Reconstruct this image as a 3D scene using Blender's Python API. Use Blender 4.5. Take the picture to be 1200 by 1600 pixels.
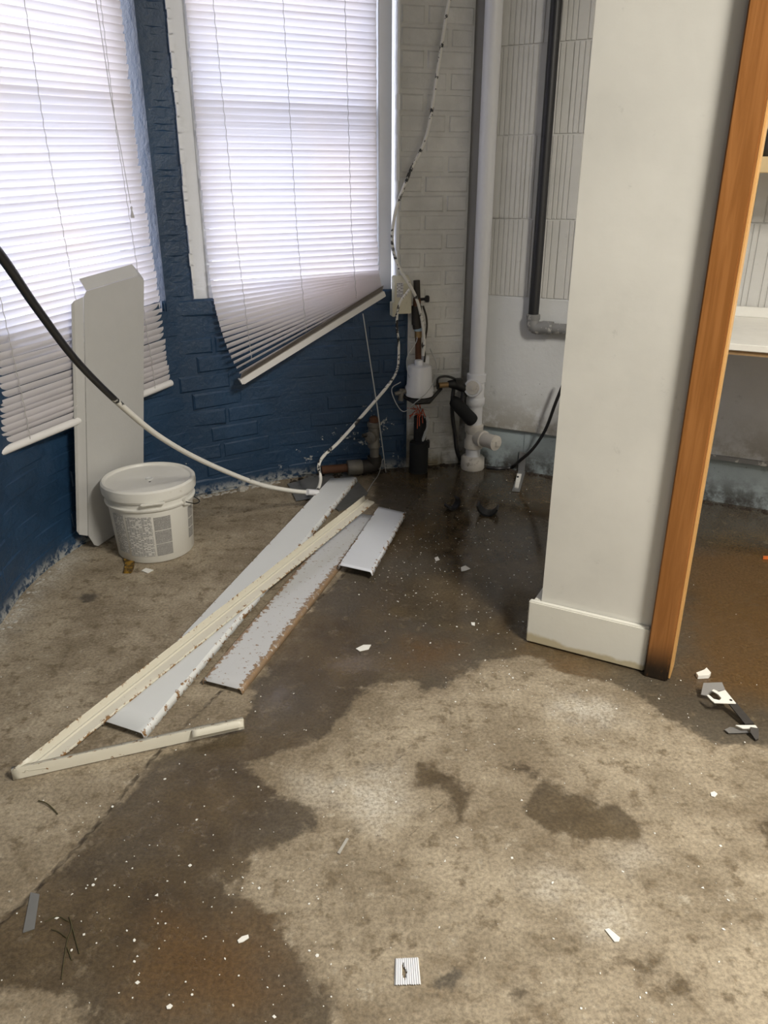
import bpy, bmesh, math, random
import numpy as np
from mathutils import Vector, Matrix, Euler
random.seed(7); np.random.seed(7)
for o in list(bpy.data.objects): bpy.data.objects.remove(o)
scene = bpy.context.scene
COLL = scene.collection

# ------------------------------------------------------------------ camera
FPX, PITCH, CAMH = 1202.0, math.radians(22.9), 1.15
cam = bpy.data.cameras.new('camera'); camo = bpy.data.objects.new('camera', cam); COLL.objects.link(camo)
camo.location = (0, 0, CAMH); camo.rotation_euler = (math.pi/2 - PITCH, 0, 0)
cam.sensor_fit = 'VERTICAL'; cam.sensor_height = 36.0; cam.lens = FPX/1600*36.0; cam.clip_start = .02
scene.camera = camo
# ------------------------------------------------------------------ world, lamp, added fill, exposure
w = bpy.data.worlds.new('daylight'); scene.world = w; w.use_nodes = True
bg = w.node_tree.nodes['Background']; bg.inputs[0].default_value = (.84, .87, 1.0, 1); bg.inputs[1].default_value = 4.3
def area(name, loc, target, sx, sy, power, col):
    l = bpy.data.lights.new(name, 'AREA'); l.shape = 'RECTANGLE'; l.size = sx; l.size_y = sy; l.energy = power; l.color = col
    o = bpy.data.objects.new(name, l); COLL.objects.link(o); o.location = loc
    o.rotation_euler = (Vector(target)-Vector(loc)).to_track_quat('-Z', 'Y').to_euler(); return o
area('ceiling_lamp', (1.35, .10, 2.5), (1.35, .15, 0), .30, 1.0, 118, (1.0, .945, .85))
area('bounce_fill', (-.1, -1.5, 2.5), (-.1, -1.4, 0), .9, .3, 15, (1.0, .95, .88))  # added weak fill for ambient bounce, not a fixture of the room
scene.view_settings.view_transform = 'Standard'; scene.view_settings.look = 'None'
scene.view_settings.exposure = 0.0; scene.view_settings.gamma = 1.0; scene.view_settings.use_curve_mapping = False

# ------------------------------------------------------------------ measuring helpers
def ray(x, y):
    u, v = (x-600)/FPX, (800-y)/FPX
    return Vector((u, math.cos(PITCH)+v*math.sin(PITCH), -math.sin(PITCH)+v*math.cos(PITCH)))
def F(x, y, z=0.0):
    r = ray(x, y); t = (z-CAMH)/r.z; return Vector((r.x*t, r.y*t, z))
WL = ((-1.1385, 2.0698), (-.79, 2.845)); WM = ((-.69, 2.905), (.055, 3.222))
PR = ((.055, 3.222), (.325, 3.285)); WB = ((.35, 3.315), (1.484, 2.741)); COL = ((.39, 1.809), (.667, 1.664))
def pdir(pl):
    d = Vector((pl[1][0]-pl[0][0], pl[1][1]-pl[0][1], 0)).normalized(); return d, Vector((d.y, -d.x, 0))   # along, into the room
def P(pl, s, off, z):
    d, n = pdir(pl); return Vector((pl[0][0], pl[0][1], 0)) + d*s + n*off + Vector((0, 0, z))
def W(x, y, pl, off=0.0):
    d, n = pdir(pl); a = Vector((pl[0][0], pl[0][1], 0)) + n*off; r = ray(x, y)
    t = n.dot(a)/n.dot(r); p = r*t; p.z += CAMH; return p

# ------------------------------------------------------------------ node helpers / materials
MATS = {}
class NT:
    def __init__(s, name):
        s.m = bpy.data.materials.new(name); s.m.use_nodes = True; s.t = s.m.node_tree; s.n = s.t.nodes
        s.b = s.n['Principled BSDF']; s.out = s.n['Material Output']; MATS[name] = s.m
    def add(s, typ, **kw):
        n = s.n.new(typ)
        for k, v in kw.items(): setattr(n, k, v)
        return n
    def link(s, a, b): s.t.links.new(a, b)
    def val(s, sock, v):
        if isinstance(v, bpy.types.NodeSocket): s.link(v, sock)
        else: sock.default_value = v
    def coord(s, kind='Object'): return s.add('ShaderNodeTexCoord').outputs[kind]
    def noise(s, scale, detail=4, rough=.55, vec=None, dist=0.0):
        n = s.add('ShaderNodeTexNoise'); n.inputs['Scale'].default_value = scale; n.inputs['Detail'].default_value = detail
        n.inputs['Roughness'].default_value = rough; n.inputs['Distortion'].default_value = dist
        s.link(vec if vec is not None else s.coord(), n.inputs['Vector']); return n.outputs['Fac']
    def math(s, op, a, b=0.0, clamp=False):
        n = s.add('ShaderNodeMath', operation=op, use_clamp=clamp); s.val(n.inputs[0], a); s.val(n.inputs[1], b); return n.outputs[0]
    def ramp(s, v, a, b, lo=0.0, hi=1.0, smooth=True):
        n = s.add('ShaderNodeMapRange'); n.interpolation_type = 'SMOOTHSTEP' if smooth else 'LINEAR'
        s.val(n.inputs[0], v); n.inputs[1].default_value = a; n.inputs[2].default_value = b
        s.val(n.inputs[3], lo); s.val(n.inputs[4], hi); return n.outputs[0]
    def mix(s, f, a, b):
        n = s.add('ShaderNodeMix', data_type='RGBA'); s.val(n.inputs['Factor'], f)
        for sock, v in ((n.inputs[6], a), (n.inputs[7], b)):
            if isinstance(v, bpy.types.NodeSocket): s.link(v, sock)
            else: sock.default_value = (*v, 1) if len(v) == 3 else v
        return n.outputs[2]
    def mapping(s, scale=(1,1,1), rot=(0,0,0), vec=None):
        n = s.add('ShaderNodeMapping'); n.inputs['Scale'].default_value = scale; n.inputs['Rotation'].default_value = rot
        s.link(vec if vec is not None else s.coord(), n.inputs['Vector']); return n.outputs[0]
    def bump(s, h, strength=.3, dist=.01):
        n = s.add('ShaderNodeBump'); n.inputs['Strength'].default_value = strength; n.inputs['Distance'].default_value = dist
        s.link(h, n.inputs['Height']); s.link(n.outputs[0], s.b.inputs['Normal'])
    def col(s, c): s.val(s.b.inputs['Base Color'], c if isinstance(c, bpy.types.NodeSocket) else (*c, 1))
    def set(s, rough=.5, metal=0.0, spec=.5):
        s.val(s.b.inputs['Roughness'], rough); s.val(s.b.inputs['Metallic'], metal); s.b.inputs['Specular IOR Level'].default_value = spec
    def wpos(s): return s.add('ShaderNodeNewGeometry').outputs['Position']
    def sep(s, vec): n = s.add('ShaderNodeSeparateXYZ'); s.link(vec, n.inputs[0]); return n.outputs

def plain(name, c, rough=.5, metal=0.0, var=.12, nscale=18, bump=.1, spec=.5, dirt=None, dscale=9, dlo=.58, dhi=.72):
    n = NT(name); v = n.noise(nscale, 5, .6)
    a = tuple(x*(1-var) for x in c); b = tuple(min(1, x*(1+var)) for x in c)
    colr = n.mix(v, a, b)
    if dirt is not None: colr = n.mix(n.ramp(n.noise(dscale, 7, .7), dlo, dhi), colr, dirt)
    n.col(colr); n.set(rough, metal, spec)
    if bump: n.bump(n.noise(nscale*6, 4, .6), bump, .003)
    return n.m

def paint_brick(name, c, chip, chips=True, base_dirt=None):
    n = NT(name); wp = n.wpos(); z = n.sep(wp)[2]
    big = n.noise(3.0, 5, .6, wp); base = n.mix(n.ramp(big, .35, .7), tuple(x*.85 for x in c), tuple(x*1.18 for x in c))
    if base_dirt is not None:
        f = n.math('MULTIPLY', n.ramp(z, .34, .02), n.ramp(n.noise(7, 6, .65, wp), .36, .62)); base = n.mix(f, base, base_dirt)
    if chips:
        nn = n.noise(26, 9, .72, wp, .4); gate = n.ramp(n.noise(3.1, 3, .5, wp), .50, .66)
        low = n.ramp(z, .60, .05, .0, .09); x = n.sep(wp)[0]
        near = n.ramp(x, -.45, .05, 0.0, .075)
        f = n.ramp(n.math('ADD', nn, n.math('ADD', n.math('MULTIPLY', gate, .05), n.math('ADD', n.math('MULTIPLY', low, .55), n.math('MULTIPLY', low, n.math('MULTIPLY', near, 9))))), .722, .75)
        base = n.mix(f, base, chip)
        base = n.mix(n.math('MULTIPLY', n.ramp(z, .055, .0), n.ramp(n.noise(40, 6, .7, wp), .42, .55)), base, tuple(v*.75 for v in chip))
    n.col(base); n.set(.42); n.bump(n.math('ADD', n.noise(55, 6, .62, wp), n.math('MULTIPLY', n.noise(17, 4, .6, wp), 1.6)), .6, .005); return n.m

M_BLUE = paint_brick('blue_painted_brick', (.015, .046, .100), (.50, .52, .52))
M_WHITEBRICK = paint_brick('white_painted_brick', (.60, .60, .58), (.3, .3, .3), chips=False, base_dirt=(.22, .19, .13))
def wall_mat(name, c, low=None, zlo=.0, zhi=.3, specks=False, bmp=.35):
    n = NT(name); wp = n.wpos(); z = n.sep(wp)[2]
    base = n.mix(n.ramp(n.noise(2.2, 5, .6, wp), .3, .7), tuple(v*.86 for v in c), c)
    base = n.mix(n.ramp(n.noise(14, 7, .7, wp), .62, .74), base, tuple(v*.72 for v in c))
    if specks:
        s = n.ramp(n.noise(34, 8, .75, wp), .64, .70)
        base = n.mix(n.math('MULTIPLY', s, n.ramp(z, .95, .1, .15, 1.0)), base, (.05, .045, .04))
    if low is not None: base = n.mix(n.math('MULTIPLY', n.ramp(z, zhi, zlo), n.ramp(n.noise(9, 7, .7, wp), .38, .6)), base, low)
    n.col(base); n.set(.6); n.bump(n.noise(45, 6, .65, wp), bmp, .004); return n.m
M_TILE = wall_mat('white_painted_tile', (.60, .595, .57))
M_PLASTER = wall_mat('white_painted_plaster', (.62, .63, .63), (.30, .28, .24), .15, .40, True)
M_LOWBASE = wall_mat('blue_grey_wall_base', (.36, .42, .44), (.05, .045, .04), .0, .16, True)
M_CEMENT = wall_mat('bare_cement', (.36, .35, .33), (.12, .11, .09), .1, .8, True)
M_COLUMN = wall_mat('cream_wall_paint', (.70, .69, .64), bmp=.10)
M_CEIL = plain('ceiling_paint', (.55, .54, .52), .8)
M_BBOARD = plain('cream_board_paint', (.74, .73, .67), .4, var=.05)
n = NT('stained_baseboard'); wp = n.wpos(); z = n.sep(wp)[2]
f = n.ramp(n.math('ADD', z, n.math('MULTIPLY', n.math('SUBTRACT', n.noise(9, 4, .6, wp), .5), .05)), .030, .018)
cb = n.mix(n.noise(6, 4, .6, wp), (.66, .65, .58), (.75, .74, .68))
cb = n.mix(n.ramp(n.noise(30, 7, .75, wp), .66, .72), cb, (.38, .37, .32))
n.col(n.mix(f, cb, (.50, .44, .30))); n.set(.38); n.bump(n.noise(60, 4, .6, wp), .15, .003); M_BB = n.m
# varnished wood with grain running up the post
n = NT('orange_varnished_wood'); v = n.mapping((30, 30, 1.6)); g = n.noise(2.0, 6, .6, v, 1.2)
z = n.sep(n.wpos())[2]
cw = n.mix(n.ramp(g, .3, .72), (.25, .097, .022), (.35, .147, .041))
cw = n.mix(n.math('MULTIPLY', n.ramp(z, .13, .02), n.ramp(n.noise(24, 6, .7, n.mapping((2, 2, .5))), .28, .5)), cw, (.02, .013, .008))
n.col(cw); n.set(.32); n.bump(g, .12, .002); M_WOOD = n.m
M_EDGE = plain('pale_wood_edge', (.62, .36, .13), .45)
M_SHELFTOP = plain('white_shelf_board', (.78, .77, .72), .35)
M_SHELFWOOD = plain('raw_pine', (.66, .50, .27), .55)
M_PARTICLE = plain('particle_board', (.30, .19, .09), .8, nscale=90, var=.3)
# blinds
n = NT('blind_slat_plastic'); n.n.remove(n.b)
d = n.add('ShaderNodeBsdfDiffuse'); t = n.add('ShaderNodeBsdfTranslucent'); gl = n.add('ShaderNodeBsdfGlossy'); gl.inputs['Roughness'].default_value = .45
c = n.mix(n.ramp(n.noise(5, 5, .6, n.wpos()), .3, .75), (.86, .83, .85), (.90, .87, .90))
n.link(c, d.inputs[0]); n.link(n.mix(n.ramp(n.noise(2.2, 3, .5, n.wpos()), .35, .65), (.80, .82, .92), (.90, .84, .84)), t.inputs[0])
m1 = n.add('ShaderNodeMixShader'); m1.inputs[0].default_value = .40; n.link(d.outputs[0], m1.inputs[1]); n.link(t.outputs[0], m1.inputs[2])
m2 = n.add('ShaderNodeMixShader'); m2.inputs[0].default_value = .05; n.link(m1.outputs[0], m2.inputs[1]); n.link(gl.outputs[0], m2.inputs[2])
n.link(m2.outputs[0], n.out.inputs[0]); M_SLAT = n.m
M_RAIL = plain('white_blind_rail', (.78, .77, .76), .4, var=.05)
M_SLATDIRTY = plain('dusty_slat', (.58, .53, .49), .6)
M_CORD = plain('blind_cord', (.45, .44, .43), .8)
M_FRAMEW = plain('white_window_paint', (.74, .76, .79), .45, var=.05, dirt=(.5, .5, .48), dlo=.66, dhi=.75)
n = NT('window_glass'); n.n.remove(n.b)
tr = n.add('ShaderNodeBsdfTransparent'); gl = n.add('ShaderNodeBsdfGlossy'); gl.inputs['Roughness'].default_value = .02
mx = n.add('ShaderNodeMixShader'); mx.inputs[0].default_value = .08; n.link(tr.outputs[0], mx.inputs[1]); n.link(gl.outputs[0], mx.inputs[2]); n.link(mx.outputs[0], n.out.inputs[0]); M_GLASS = n.m
# floor concrete: stains come from per-vertex signed distances laid out in metres
n = NT('stained_concrete'); wp = n.wpos()
def attr(name): a = n.add('ShaderNodeAttribute'); a.attribute_name = name; return a.outputs['Fac']
wet_sd = attr('wet'); pale_sd = attr('pale'); rust_sd = attr('rust'); seam = attr('seam'); pool_sd = attr('pool')
n1 = n.noise(5.5, 8, .62, wp); n2 = n.noise(24, 8, .68, wp); n3 = n.noise(130, 5, .7, wp); n4 = n.noise(1.7, 4, .5, wp)
jit = n.math('ADD', n.math('MULTIPLY', n.math('SUBTRACT', n1, .5), .13), n.math('MULTIPLY', n.math('SUBTRACT', n2, .5), .07))
edge_ = n.math('ADD', wet_sd, jit); damp = n.ramp(edge_, -.075, .01); wet = n.math('ADD', n.math('MULTIPLY', n.ramp(edge_, -.010, .014), .86), n.math('MULTIPLY', n.ramp(edge_, -.02, .14), .14))
pool = n.ramp(n.math('ADD', pool_sd, n.math('MULTIPLY', jit, 1.2)), -.03, .06)
dry = n.mix(n.ramp(n1, .30, .70), (.215, .172, .115), (.385, .325, .235))
dry = n.mix(n.math('MULTIPLY', n.ramp(n2, .50, .66), .9), dry, (.155, .118, .072))
dry = n.mix(n.ramp(n2, .42, .26), dry, (.46, .41, .32))
pale = n.math('MULTIPLY', n.ramp(n.math('ADD', pale_sd, n.math('MULTIPLY', jit, 1.0)), -.05, .05), n.ramp(n3, .30, .55, .45, 1.0))
dry = n.mix(n.math('MULTIPLY', pale, n.ramp(n2, .3, .62, .15, .8)), dry, (.58, .54, .46))
wetc = n.mix(n.ramp(n1, .30, .70), (.050, .034, .017), (.118, .084, .044))
wetc = n.mix(n.ramp(n4, .40, .62), wetc, n.mix(n2, (.056, .048, .038), (.105, .088, .064)))
wetc = n.mix(n.ramp(n2, .46, .28), wetc, (.16, .125, .08))
rust = n.ramp(n.math('ADD', rust_sd, n.math('MULTIPLY', jit, 1.6)), -.08, .10)
wetc = n.mix(n.math('MULTIPLY', rust, .75), wetc, (.125, .066, .020))
cc = n.mix(wet, n.mix(n.math('MULTIPLY', damp, n.ramp(n2, .35, .6, .1, .55)), dry, (.20, .155, .10)), wetc)
grain = n.ramp(n3, .25, .75, .62, 1.30)
gm = n.add('ShaderNodeMix', data_type='RGBA', blend_type='MULTIPLY'); gm.inputs['Factor'].default_value = 1.0; n.link(cc, gm.inputs[6])
cmb = n.add('ShaderNodeCombineColor'); [n.link(grain, cmb.inputs[i]) for i in range(3)]; n.link(cmb.outputs[0], gm.inputs[7]); cc = gm.outputs[2]
sm = n.ramp(n.math('ADD', seam, n.math('MULTIPLY', n.math('SUBTRACT', n2, .5), .012)), .007, .001)
cc = n.mix(n.math('MULTIPLY', sm, n.ramp(n1, .3, .6, .35, 1.0)), cc, (.045, .032, .02))
spk = n.ramp(n.noise(62, 3, .6, wp), .735, .76); cc = n.mix(n.math('MULTIPLY', spk, .7), cc, (.03, .022, .015))
n.col(cc)
rw = n.ramp(n2, .3, .7, .20, .50); rgh = n.math('ADD', n.math('MULTIPLY', wet, rw), n.math('MULTIPLY', n.math('SUBTRACT', 1.0, wet), .82))
rp = n.ramp(n1, .35, .65, .05, .16)
rgh = n.math('ADD', n.math('MULTIPLY', pool, rp), n.math('MULTIPLY', n.math('SUBTRACT', 1.0, pool), rgh))
n.set(rgh)
bs = n.add('ShaderNodeBump'); bs.inputs['Distance'].default_value = .004
n.link(n.ramp(pool, 0, 1, .55, .04), bs.inputs['Strength'])
n.link(n.math('SUBTRACT', n.math('ADD', n.math('MULTIPLY', n3, .5), n2), n.math('MULTIPLY', sm, 1.2)), bs.inputs['Height']); n.link(bs.outputs[0], n.b.inputs['Normal'])
M_FLOOR = n.m
# objects
def rusty(name, c, amount, rustc=(.13, .055, .02), rough=.45, metal=0.0, scale=28):
    n = NT(name); u = n.add('ShaderNodeAttribute'); u.attribute_name = 'edge'; e = u.outputs['Fac']
    nz = n.noise(scale, 8, .72, n.wpos()); f = n.ramp(n.math('ADD', nz, n.math('MULTIPLY', e, .20)), amount, amount+.03)
    rc = n.mix(n.noise(90, 4, .6), rustc, (.34, .20, .08))
    n.col(n.mix(f, n.mix(n.noise(5, 4, .6), tuple(v*.9 for v in c), c), rc)); n.set(rough, metal); n.bump(nz, .1, .002); return n.m
M_PANEL = rusty('white_enamel_metal', (.70, .72, .72), .755, scale=60)
M_PANELB = rusty('speckled_white_metal', (.60, .61, .62), .60, (.20, .17, .15), .5, 0, 75)
M_PANELC = rusty('bright_white_metal', (.72, .75, .80), .745, rough=.22, scale=55)
M_CREAM = rusty('cream_enamel_trim', (.66, .63, .53), .725, scale=65)
M_DIFFUSER = plain('frosted_grey_plastic', (.50, .50, .49), .38, var=.05, dirt=(.42, .40, .36), dscale=5)
M_PAIL = plain('white_pail_plastic', (.72, .71, .66), .38, var=.04, dirt=(.50, .47, .40), dscale=14, dlo=.64, dhi=.74)
M_LID = plain('white_lid_plastic', (.66, .66, .63), .4, var=.05, dirt=(.34, .33, .31), dscale=12, dlo=.66, dhi=.74)
M_WIRE = plain('dark_wire', (.05, .05, .05), .4, .8)
# fine print on the pail: rows of tiny dark dashes in the print's own surface coordinates
def print_mat(name, rows, cols, ink, paper, dens):
    n = NT(name); uv = n.add('ShaderNodeUVMap').outputs[0]; b = n.add('ShaderNodeTexBrick')
    b.offset = .37; b.offset_frequency = 1; b.squash = .6; b.squash_frequency = 3; n.link(uv, b.inputs['Vector'])
    b.inputs['Scale'].default_value = 1.0; b.inputs['Brick Width'].default_value = 1/cols; b.inputs['Row Height'].default_value = 1/rows
    b.inputs['Mortar Size'].default_value = .28/rows; b.inputs['Mortar Smooth'].default_value = .1
    b.inputs['Color1'].default_value = (0, 0, 0, 1); b.inputs['Color2'].default_value = (1, 1, 1, 1); b.inputs['Mortar'].default_value = (1, 1, 1, 1)
    ink_f = n.ramp(b.outputs['Color'], dens, dens+.05, 1, 0); n.col(n.mix(ink_f, paper, ink)); n.set(.4); return n.m
M_PRINT1 = print_mat('fine_print', 34, 9, (.10, .10, .10), (.60, .59, .56), .72)
M_PRINT2 = print_mat('dense_print', 52, 16, (.05, .05, .05), (.45, .44, .42), .85)
M_CABLE = None
def cable_mat(name, dark_from_x, thr=.53):
    n = NT(name); wp = n.wpos(); x = n.math('ADD', n.sep(wp)[2], n.math('MULTIPLY', n.math('SUBTRACT', n.noise(16, 5, .7, wp), .5), .3))
    black = n.ramp(x, dark_from_x-.01, dark_from_x+.01, 0, 1) if dark_from_x is not None else 0.0
    patch = n.ramp(n.noise(15, 6, .7, wp), thr, thr+.03)
    f = n.math('ADD', black, patch, True) if dark_from_x is not None else patch
    n.col(n.mix(f, (.74, .73, .68), (.015, .015, .016))); n.set(.4); return n.m
M_CABLE1 = cable_mat('half_painted_cable', .66, .66); M_CABLE2 = cable_mat('paint_flaked_cable', None)
M_THINWIRE = plain('grey_thin_wire', (.45, .46, .46), .5)
M_BLACK = plain('black_plastic', (.012, .012, .014), .45); M_RUBBER = plain('black_foam_rubber', (.010, .011, .013), .8)
M_PVC = plain('white_pvc', (.74, .75, .78), .3, var=.04); M_PVCOLD = plain('dirty_white_pvc', (.62, .59, .54), .45, dirt=(.2, .17, .13), dscale=20)
M_RUST = plain('rusty_iron', (.12, .055, .03), .75, .3, .35, 30, .4); M_GALV = plain('grimy_galvanised', (.19, .18, .16), .55, .5, .3, 25, .3)
M_DARKIRON = plain('dark_iron', (.045, .04, .036), .6, .4); M_BRASS = plain('tarnished_brass', (.32, .21, .10), .5, .6)
M_BEIGE = plain('beige_box_enamel', (.62, .59, .46), .5, var=.05, dirt=(.36, .34, .27)); M_STICKER = print_mat('sticker_print', 9, 3, (.12, .12, .14), (.66, .66, .68), .62)
M_BLUETAPE = plain('pale_blue_tape', (.38, .52, .62), .5); M_ORANGE = plain('orange_wire', (.55, .10, .04), .5); M_GREYPIPE = plain('grey_pvc', (.20, .20, .20), .5, dirt=(.5, .49, .46), dscale=22, dlo=.55, dhi=.60)
M_CHIP = plain('white_paint_chip', (.80, .79, .74), .6); M_STEEL = plain('dull_steel', (.42, .42, .42), .35, .7)
M_PLASTICCLEAR = plain('grey_film', (.16, .16, .155), .3); M_FOIL = plain('white_corrugated', (.72, .73, .76), .5); M_YELLOW = plain('yellow_scrap', (.30, .17, .02), .4, dirt=(.06, .035, .01), dscale=70, dlo=.45, dhi=.55)
M_TWIG = plain('dark_root', (.06, .05, .02), .8); M_DIRT = plain('crumbled_plaster', (.40, .38, .34), .9, dirt=(.1, .08, .06)); M_SOIL = plain('dark_soil', (.035, .025, .018), .9)
M_ORANGETIP = plain('orange_plastic', (.7, .16, .03), .4); M_CLEAR = plain('smoked_glass', (.05, .045, .04), .1)
M_OUT = plain('pavement', (.42, .40, .38), .9); M_OUTB = plain('far_brick', (.40, .26, .20), .9)

# ------------------------------------------------------------------ mesh helpers
class MB:
    def __init__(s): s.v = []; s.f = []; s.uv = None
    def quadbox(s, c8):
        b = len(s.v); s.v += [tuple(p) for p in c8]
        for f in ((3,2,1,0),(4,5,6,7),(0,1,5,4),(1,2,6,5),(2,3,7,6),(3,0,4,7)): s.f.append(tuple(b+i for i in f)); 
        return s
    def box(s, c, size, d=Vector((1,0,0)), up=Vector((0,0,1))):
        d = Vector(d).normalized(); up = Vector(up).normalized(); nn = d.cross(up).normalized(); up = nn.cross(d); c = Vector(c); hx, hy, hz = (v/2 for v in size)
        pts = [c+d*(sx*hx)+nn*(sy*hy)+up*(sz*hz) for sz in (-1,1) for sx, sy in ((-1,-1),(1,-1),(1,1),(-1,1))]
        return s.quadbox(pts)
    def tube(s, pts, r, n=10, caps=True):
        pts = [Vector(p) for p in pts]; k = len(pts); rs = r if isinstance(r, (list, tuple)) else [r]*k
        tang = [(pts[min(i+1, k-1)]-pts[max(i-1, 0)]).normalized() for i in range(k)]
        a = Vector((0,0,1)) if abs(tang[0].z) < .9 else Vector((1,0,0)); u = tang[0].cross(a).normalized(); b0 = len(s.v)
        for i in range(k):
            u = (u - tang[i]*u.dot(tang[i])).normalized(); v = tang[i].cross(u)
            for j in range(n):
                t = 2*math.pi*j/n; s.v.append(tuple(pts[i]+(u*math.cos(t)+v*math.sin(t))*rs[i]))
        for i in range(k-1):
            for j in range(n):
                p = b0+i*n+j; q = b0+i*n+(j+1) % n; s.f.append((p, q, q+n, p+n))
        if caps: s.f.append(tuple(b0+j for j in range(n))[::-1]); s.f.append(tuple(b0+(k-1)*n+j for j in range(n)))
        return s
    def lathe(s, prof, c=(0,0,0), axis=Vector((0,0,1)), n=32, caps=True):
        axis = Vector(axis).normalized(); a = Vector((1,0,0)) if abs(axis.x) < .9 else Vector((0,1,0)); u = axis.cross(a).normalized(); v = axis.cross(u); c = Vector(c); b0 = len(s.v)
        for r, z in prof:
            for j in range(n):
                t = 2*math.pi*j/n; s.v.append(tuple(c+axis*z+(u*math.cos(t)+v*math.sin(t))*max(r, 1e-4)))
        for i in range(len(prof)-1):
            for j in range(n):
                p = b0+i*n+j; q = b0+i*n+(j+1) % n; s.f.append((p, q, q+n, p+n))
        if caps: s.f.append(tuple(b0+j for j in range(n))[::-1]); s.f.append(tuple(b0+(len(prof)-1)*n+j for j in range(n)))
        return s
    def prism(s, poly, h):   # poly: list of Vectors (planar outline), h: Vector extrusion
        b = len(s.v); k = len(poly); s.v += [tuple(Vector(p)) for p in poly]; s.v += [tuple(Vector(p)+Vector(h)) for p in poly]
        s.f.append(tuple(b+i for i in range(k))[::-1]); s.f.append(tuple(b+k+i for i in range(k)))
        for i in range(k): j = (i+1) % k; s.f.append((b+i, b+j, b+k+j, b+k+i))
        return s
    def mesh(s, name, mat, smooth=False):
        me = bpy.data.meshes.new(name); me.from_pydata(s.v, [], s.f); me.materials.append(mat)
        bm = bmesh.new(); bm.from_mesh(me); bmesh.ops.recalc_face_normals(bm, faces=bm.faces); bm.to_mesh(me); bm.free()
        if smooth: me.shade_auto_smooth(angle=math.radians(40)) if hasattr(me, 'shade_auto_smooth') else me.shade_smooth()
        me.update(); return me
def smooth_by_angle(me, ang=40):
    me.shade_smooth()
    bm = bmesh.new(); bm.from_mesh(me)
    for e in bm.edges:
        if len(e.link_faces) == 2 and e.calc_face_angle(0) > math.radians(ang): e.smooth = False
    bm.to_mesh(me); bm.free()
def obj(name, mb, mat, parent=None, smooth=True, bevel=0.0):
    me = mb.mesh(name, mat)
    if bevel:
        bm = bmesh.new(); bm.from_mesh(me); bmesh.ops.bevel(bm, geom=list(bm.edges), offset=bevel, segments=2, affect='EDGES', clamp_overlap=True); bm.to_mesh(me); bm.free()
    if smooth: smooth_by_angle(me)
    o = bpy.data.objects.new(name, me); COLL.objects.link(o)
    if parent is not None: attach(o, parent)
    return o
def attach(o, parent):
    o.parent = parent
    if parent.type == 'EMPTY': o.matrix_parent_inverse = Matrix.Translation(parent.location).inverted()   # parts are modelled in room coordinates
def thing(name, loc, label, cat, group=None):
    o = bpy.data.objects.new(name, None); COLL.objects.link(o); o.location = loc; o.empty_display_size = .05
    return tag(o, label, cat, group)
def tag(o, label, cat, group=None):
    o['label'] = label; o['category'] = cat
    if group: o['group'] = group
    return o
def struct(o, label=None, cat=None):
    o['kind'] = 'structure'
    if label: o['label'] = label
    if cat: o['category'] = cat
    return o
def catmull(pts, sub=8):
    pts = [Vector(p) for p in pts]; out = []; q = [pts[0]*2-pts[1]]+pts+[pts[-1]*2-pts[-2]]
    for i in range(1, len(q)-2):
        for k in range(sub):
            t = k/sub; a, b, c, d = q[i-1:i+3]
            out.append(.5*((2*b)+(c-a)*t+(2*a-5*b+4*c-d)*t*t+(-a+3*b-3*c+d)*t**3))
    return out+[pts[-1]]
def edge_attr(o, fn):
    a = o.data.attributes.new('edge', 'FLOAT', 'POINT')
    for i, v in enumerate(o.data.vertices): a.data[i].value = fn(v.co)

# ------------------------------------------------------------------ the curved bay wall
CP = [(-1.095,-2.6),(-1.09,-1),(-1.087,.6),(-1.087,1.4),(-1.090,1.87),(-1.100,2.0),(-1.104,2.15),(-1.062,2.38),(-.945,2.66),(-.785,2.856),(-.69,2.915),(-.585,2.982),(-.438,3.07),(-.279,3.135),(-.1,3.185),(.055,3.222),(.2,3.256),(.335,3.288)]
CURVE = catmull([(x, y, 0) for x, y in CP], 10)
CL = [0.0]
for a, b in zip(CURVE, CURVE[1:]): CL.append(CL[-1]+(b-a).length)
def cw(s):
    s = min(max(s, 0), CL[-1]-1e-6); i = max(k for k in range(len(CL)-1) if CL[k] <= s); t = (s-CL[i])/(CL[i+1]-CL[i])
    d = (CURVE[i+1]-CURVE[i]).normalized(); return CURVE[i].lerp(CURVE[i+1], t), d, Vector((d.y, -d.x, 0))
def s_of(x, y): return CL[min(range(len(CURVE)), key=lambda i: (CURVE[i].x-x)**2+(CURVE[i].y-y)**2)]
S_WL1 = s_of(-1.104, 2.10); S_WL2 = s_of(-.787, 2.854); S_WM1 = s_of(-.695, 2.912); S_WM2 = s_of(.052, 3.222); S_END = CL[-1]; S_PAINT = s_of(.092, 3.232)
SILL, HEAD, CEIL = .745, 2.08, 2.65
def wall_piece(name, s0, s1, z0, z1, mat, parent=None, face=-.0045, thick=.2):
    mb = MB(); k = max(2, int((s1-s0)/.05)+1); b = 0
    for i in range(k):
        p, d, nn = cw(s0+(s1-s0)*i/(k-1))
        for off, z in ((face, z0), (face, z1), (-thick, z1), (-thick, z0)): mb.v.append(tuple(p+nn*off+Vector((0, 0, z))))
    for i in range(k-1):
        for j in range(4): q = (j+1) % 4; mb.f.append((i*4+j, i*4+q, (i+1)*4+q, (i+1)*4+j))
    mb.f.append((0, 1, 2, 3)); e = (k-1)*4; mb.f.append((e+3, e+2, e+1, e))
    return obj(name, mb, mat, parent)
wl = struct(wall_piece('wall_left', 0, S_PAINT, 0, SILL-.012, M_BLUE), 'curved bay wall of blue painted brick under the windows', 'wall')
wall_piece('wall_pier', 0, S_WL1, SILL-.012, CEIL, M_BLUE, wl); wall_piece('wall_pier', S_WL2, S_WM1, SILL-.012, HEAD, M_BLUE, wl)
wall_piece('lintel', S_WL1, S_WM2, HEAD, CEIL, M_BLUE, wl)
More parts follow.
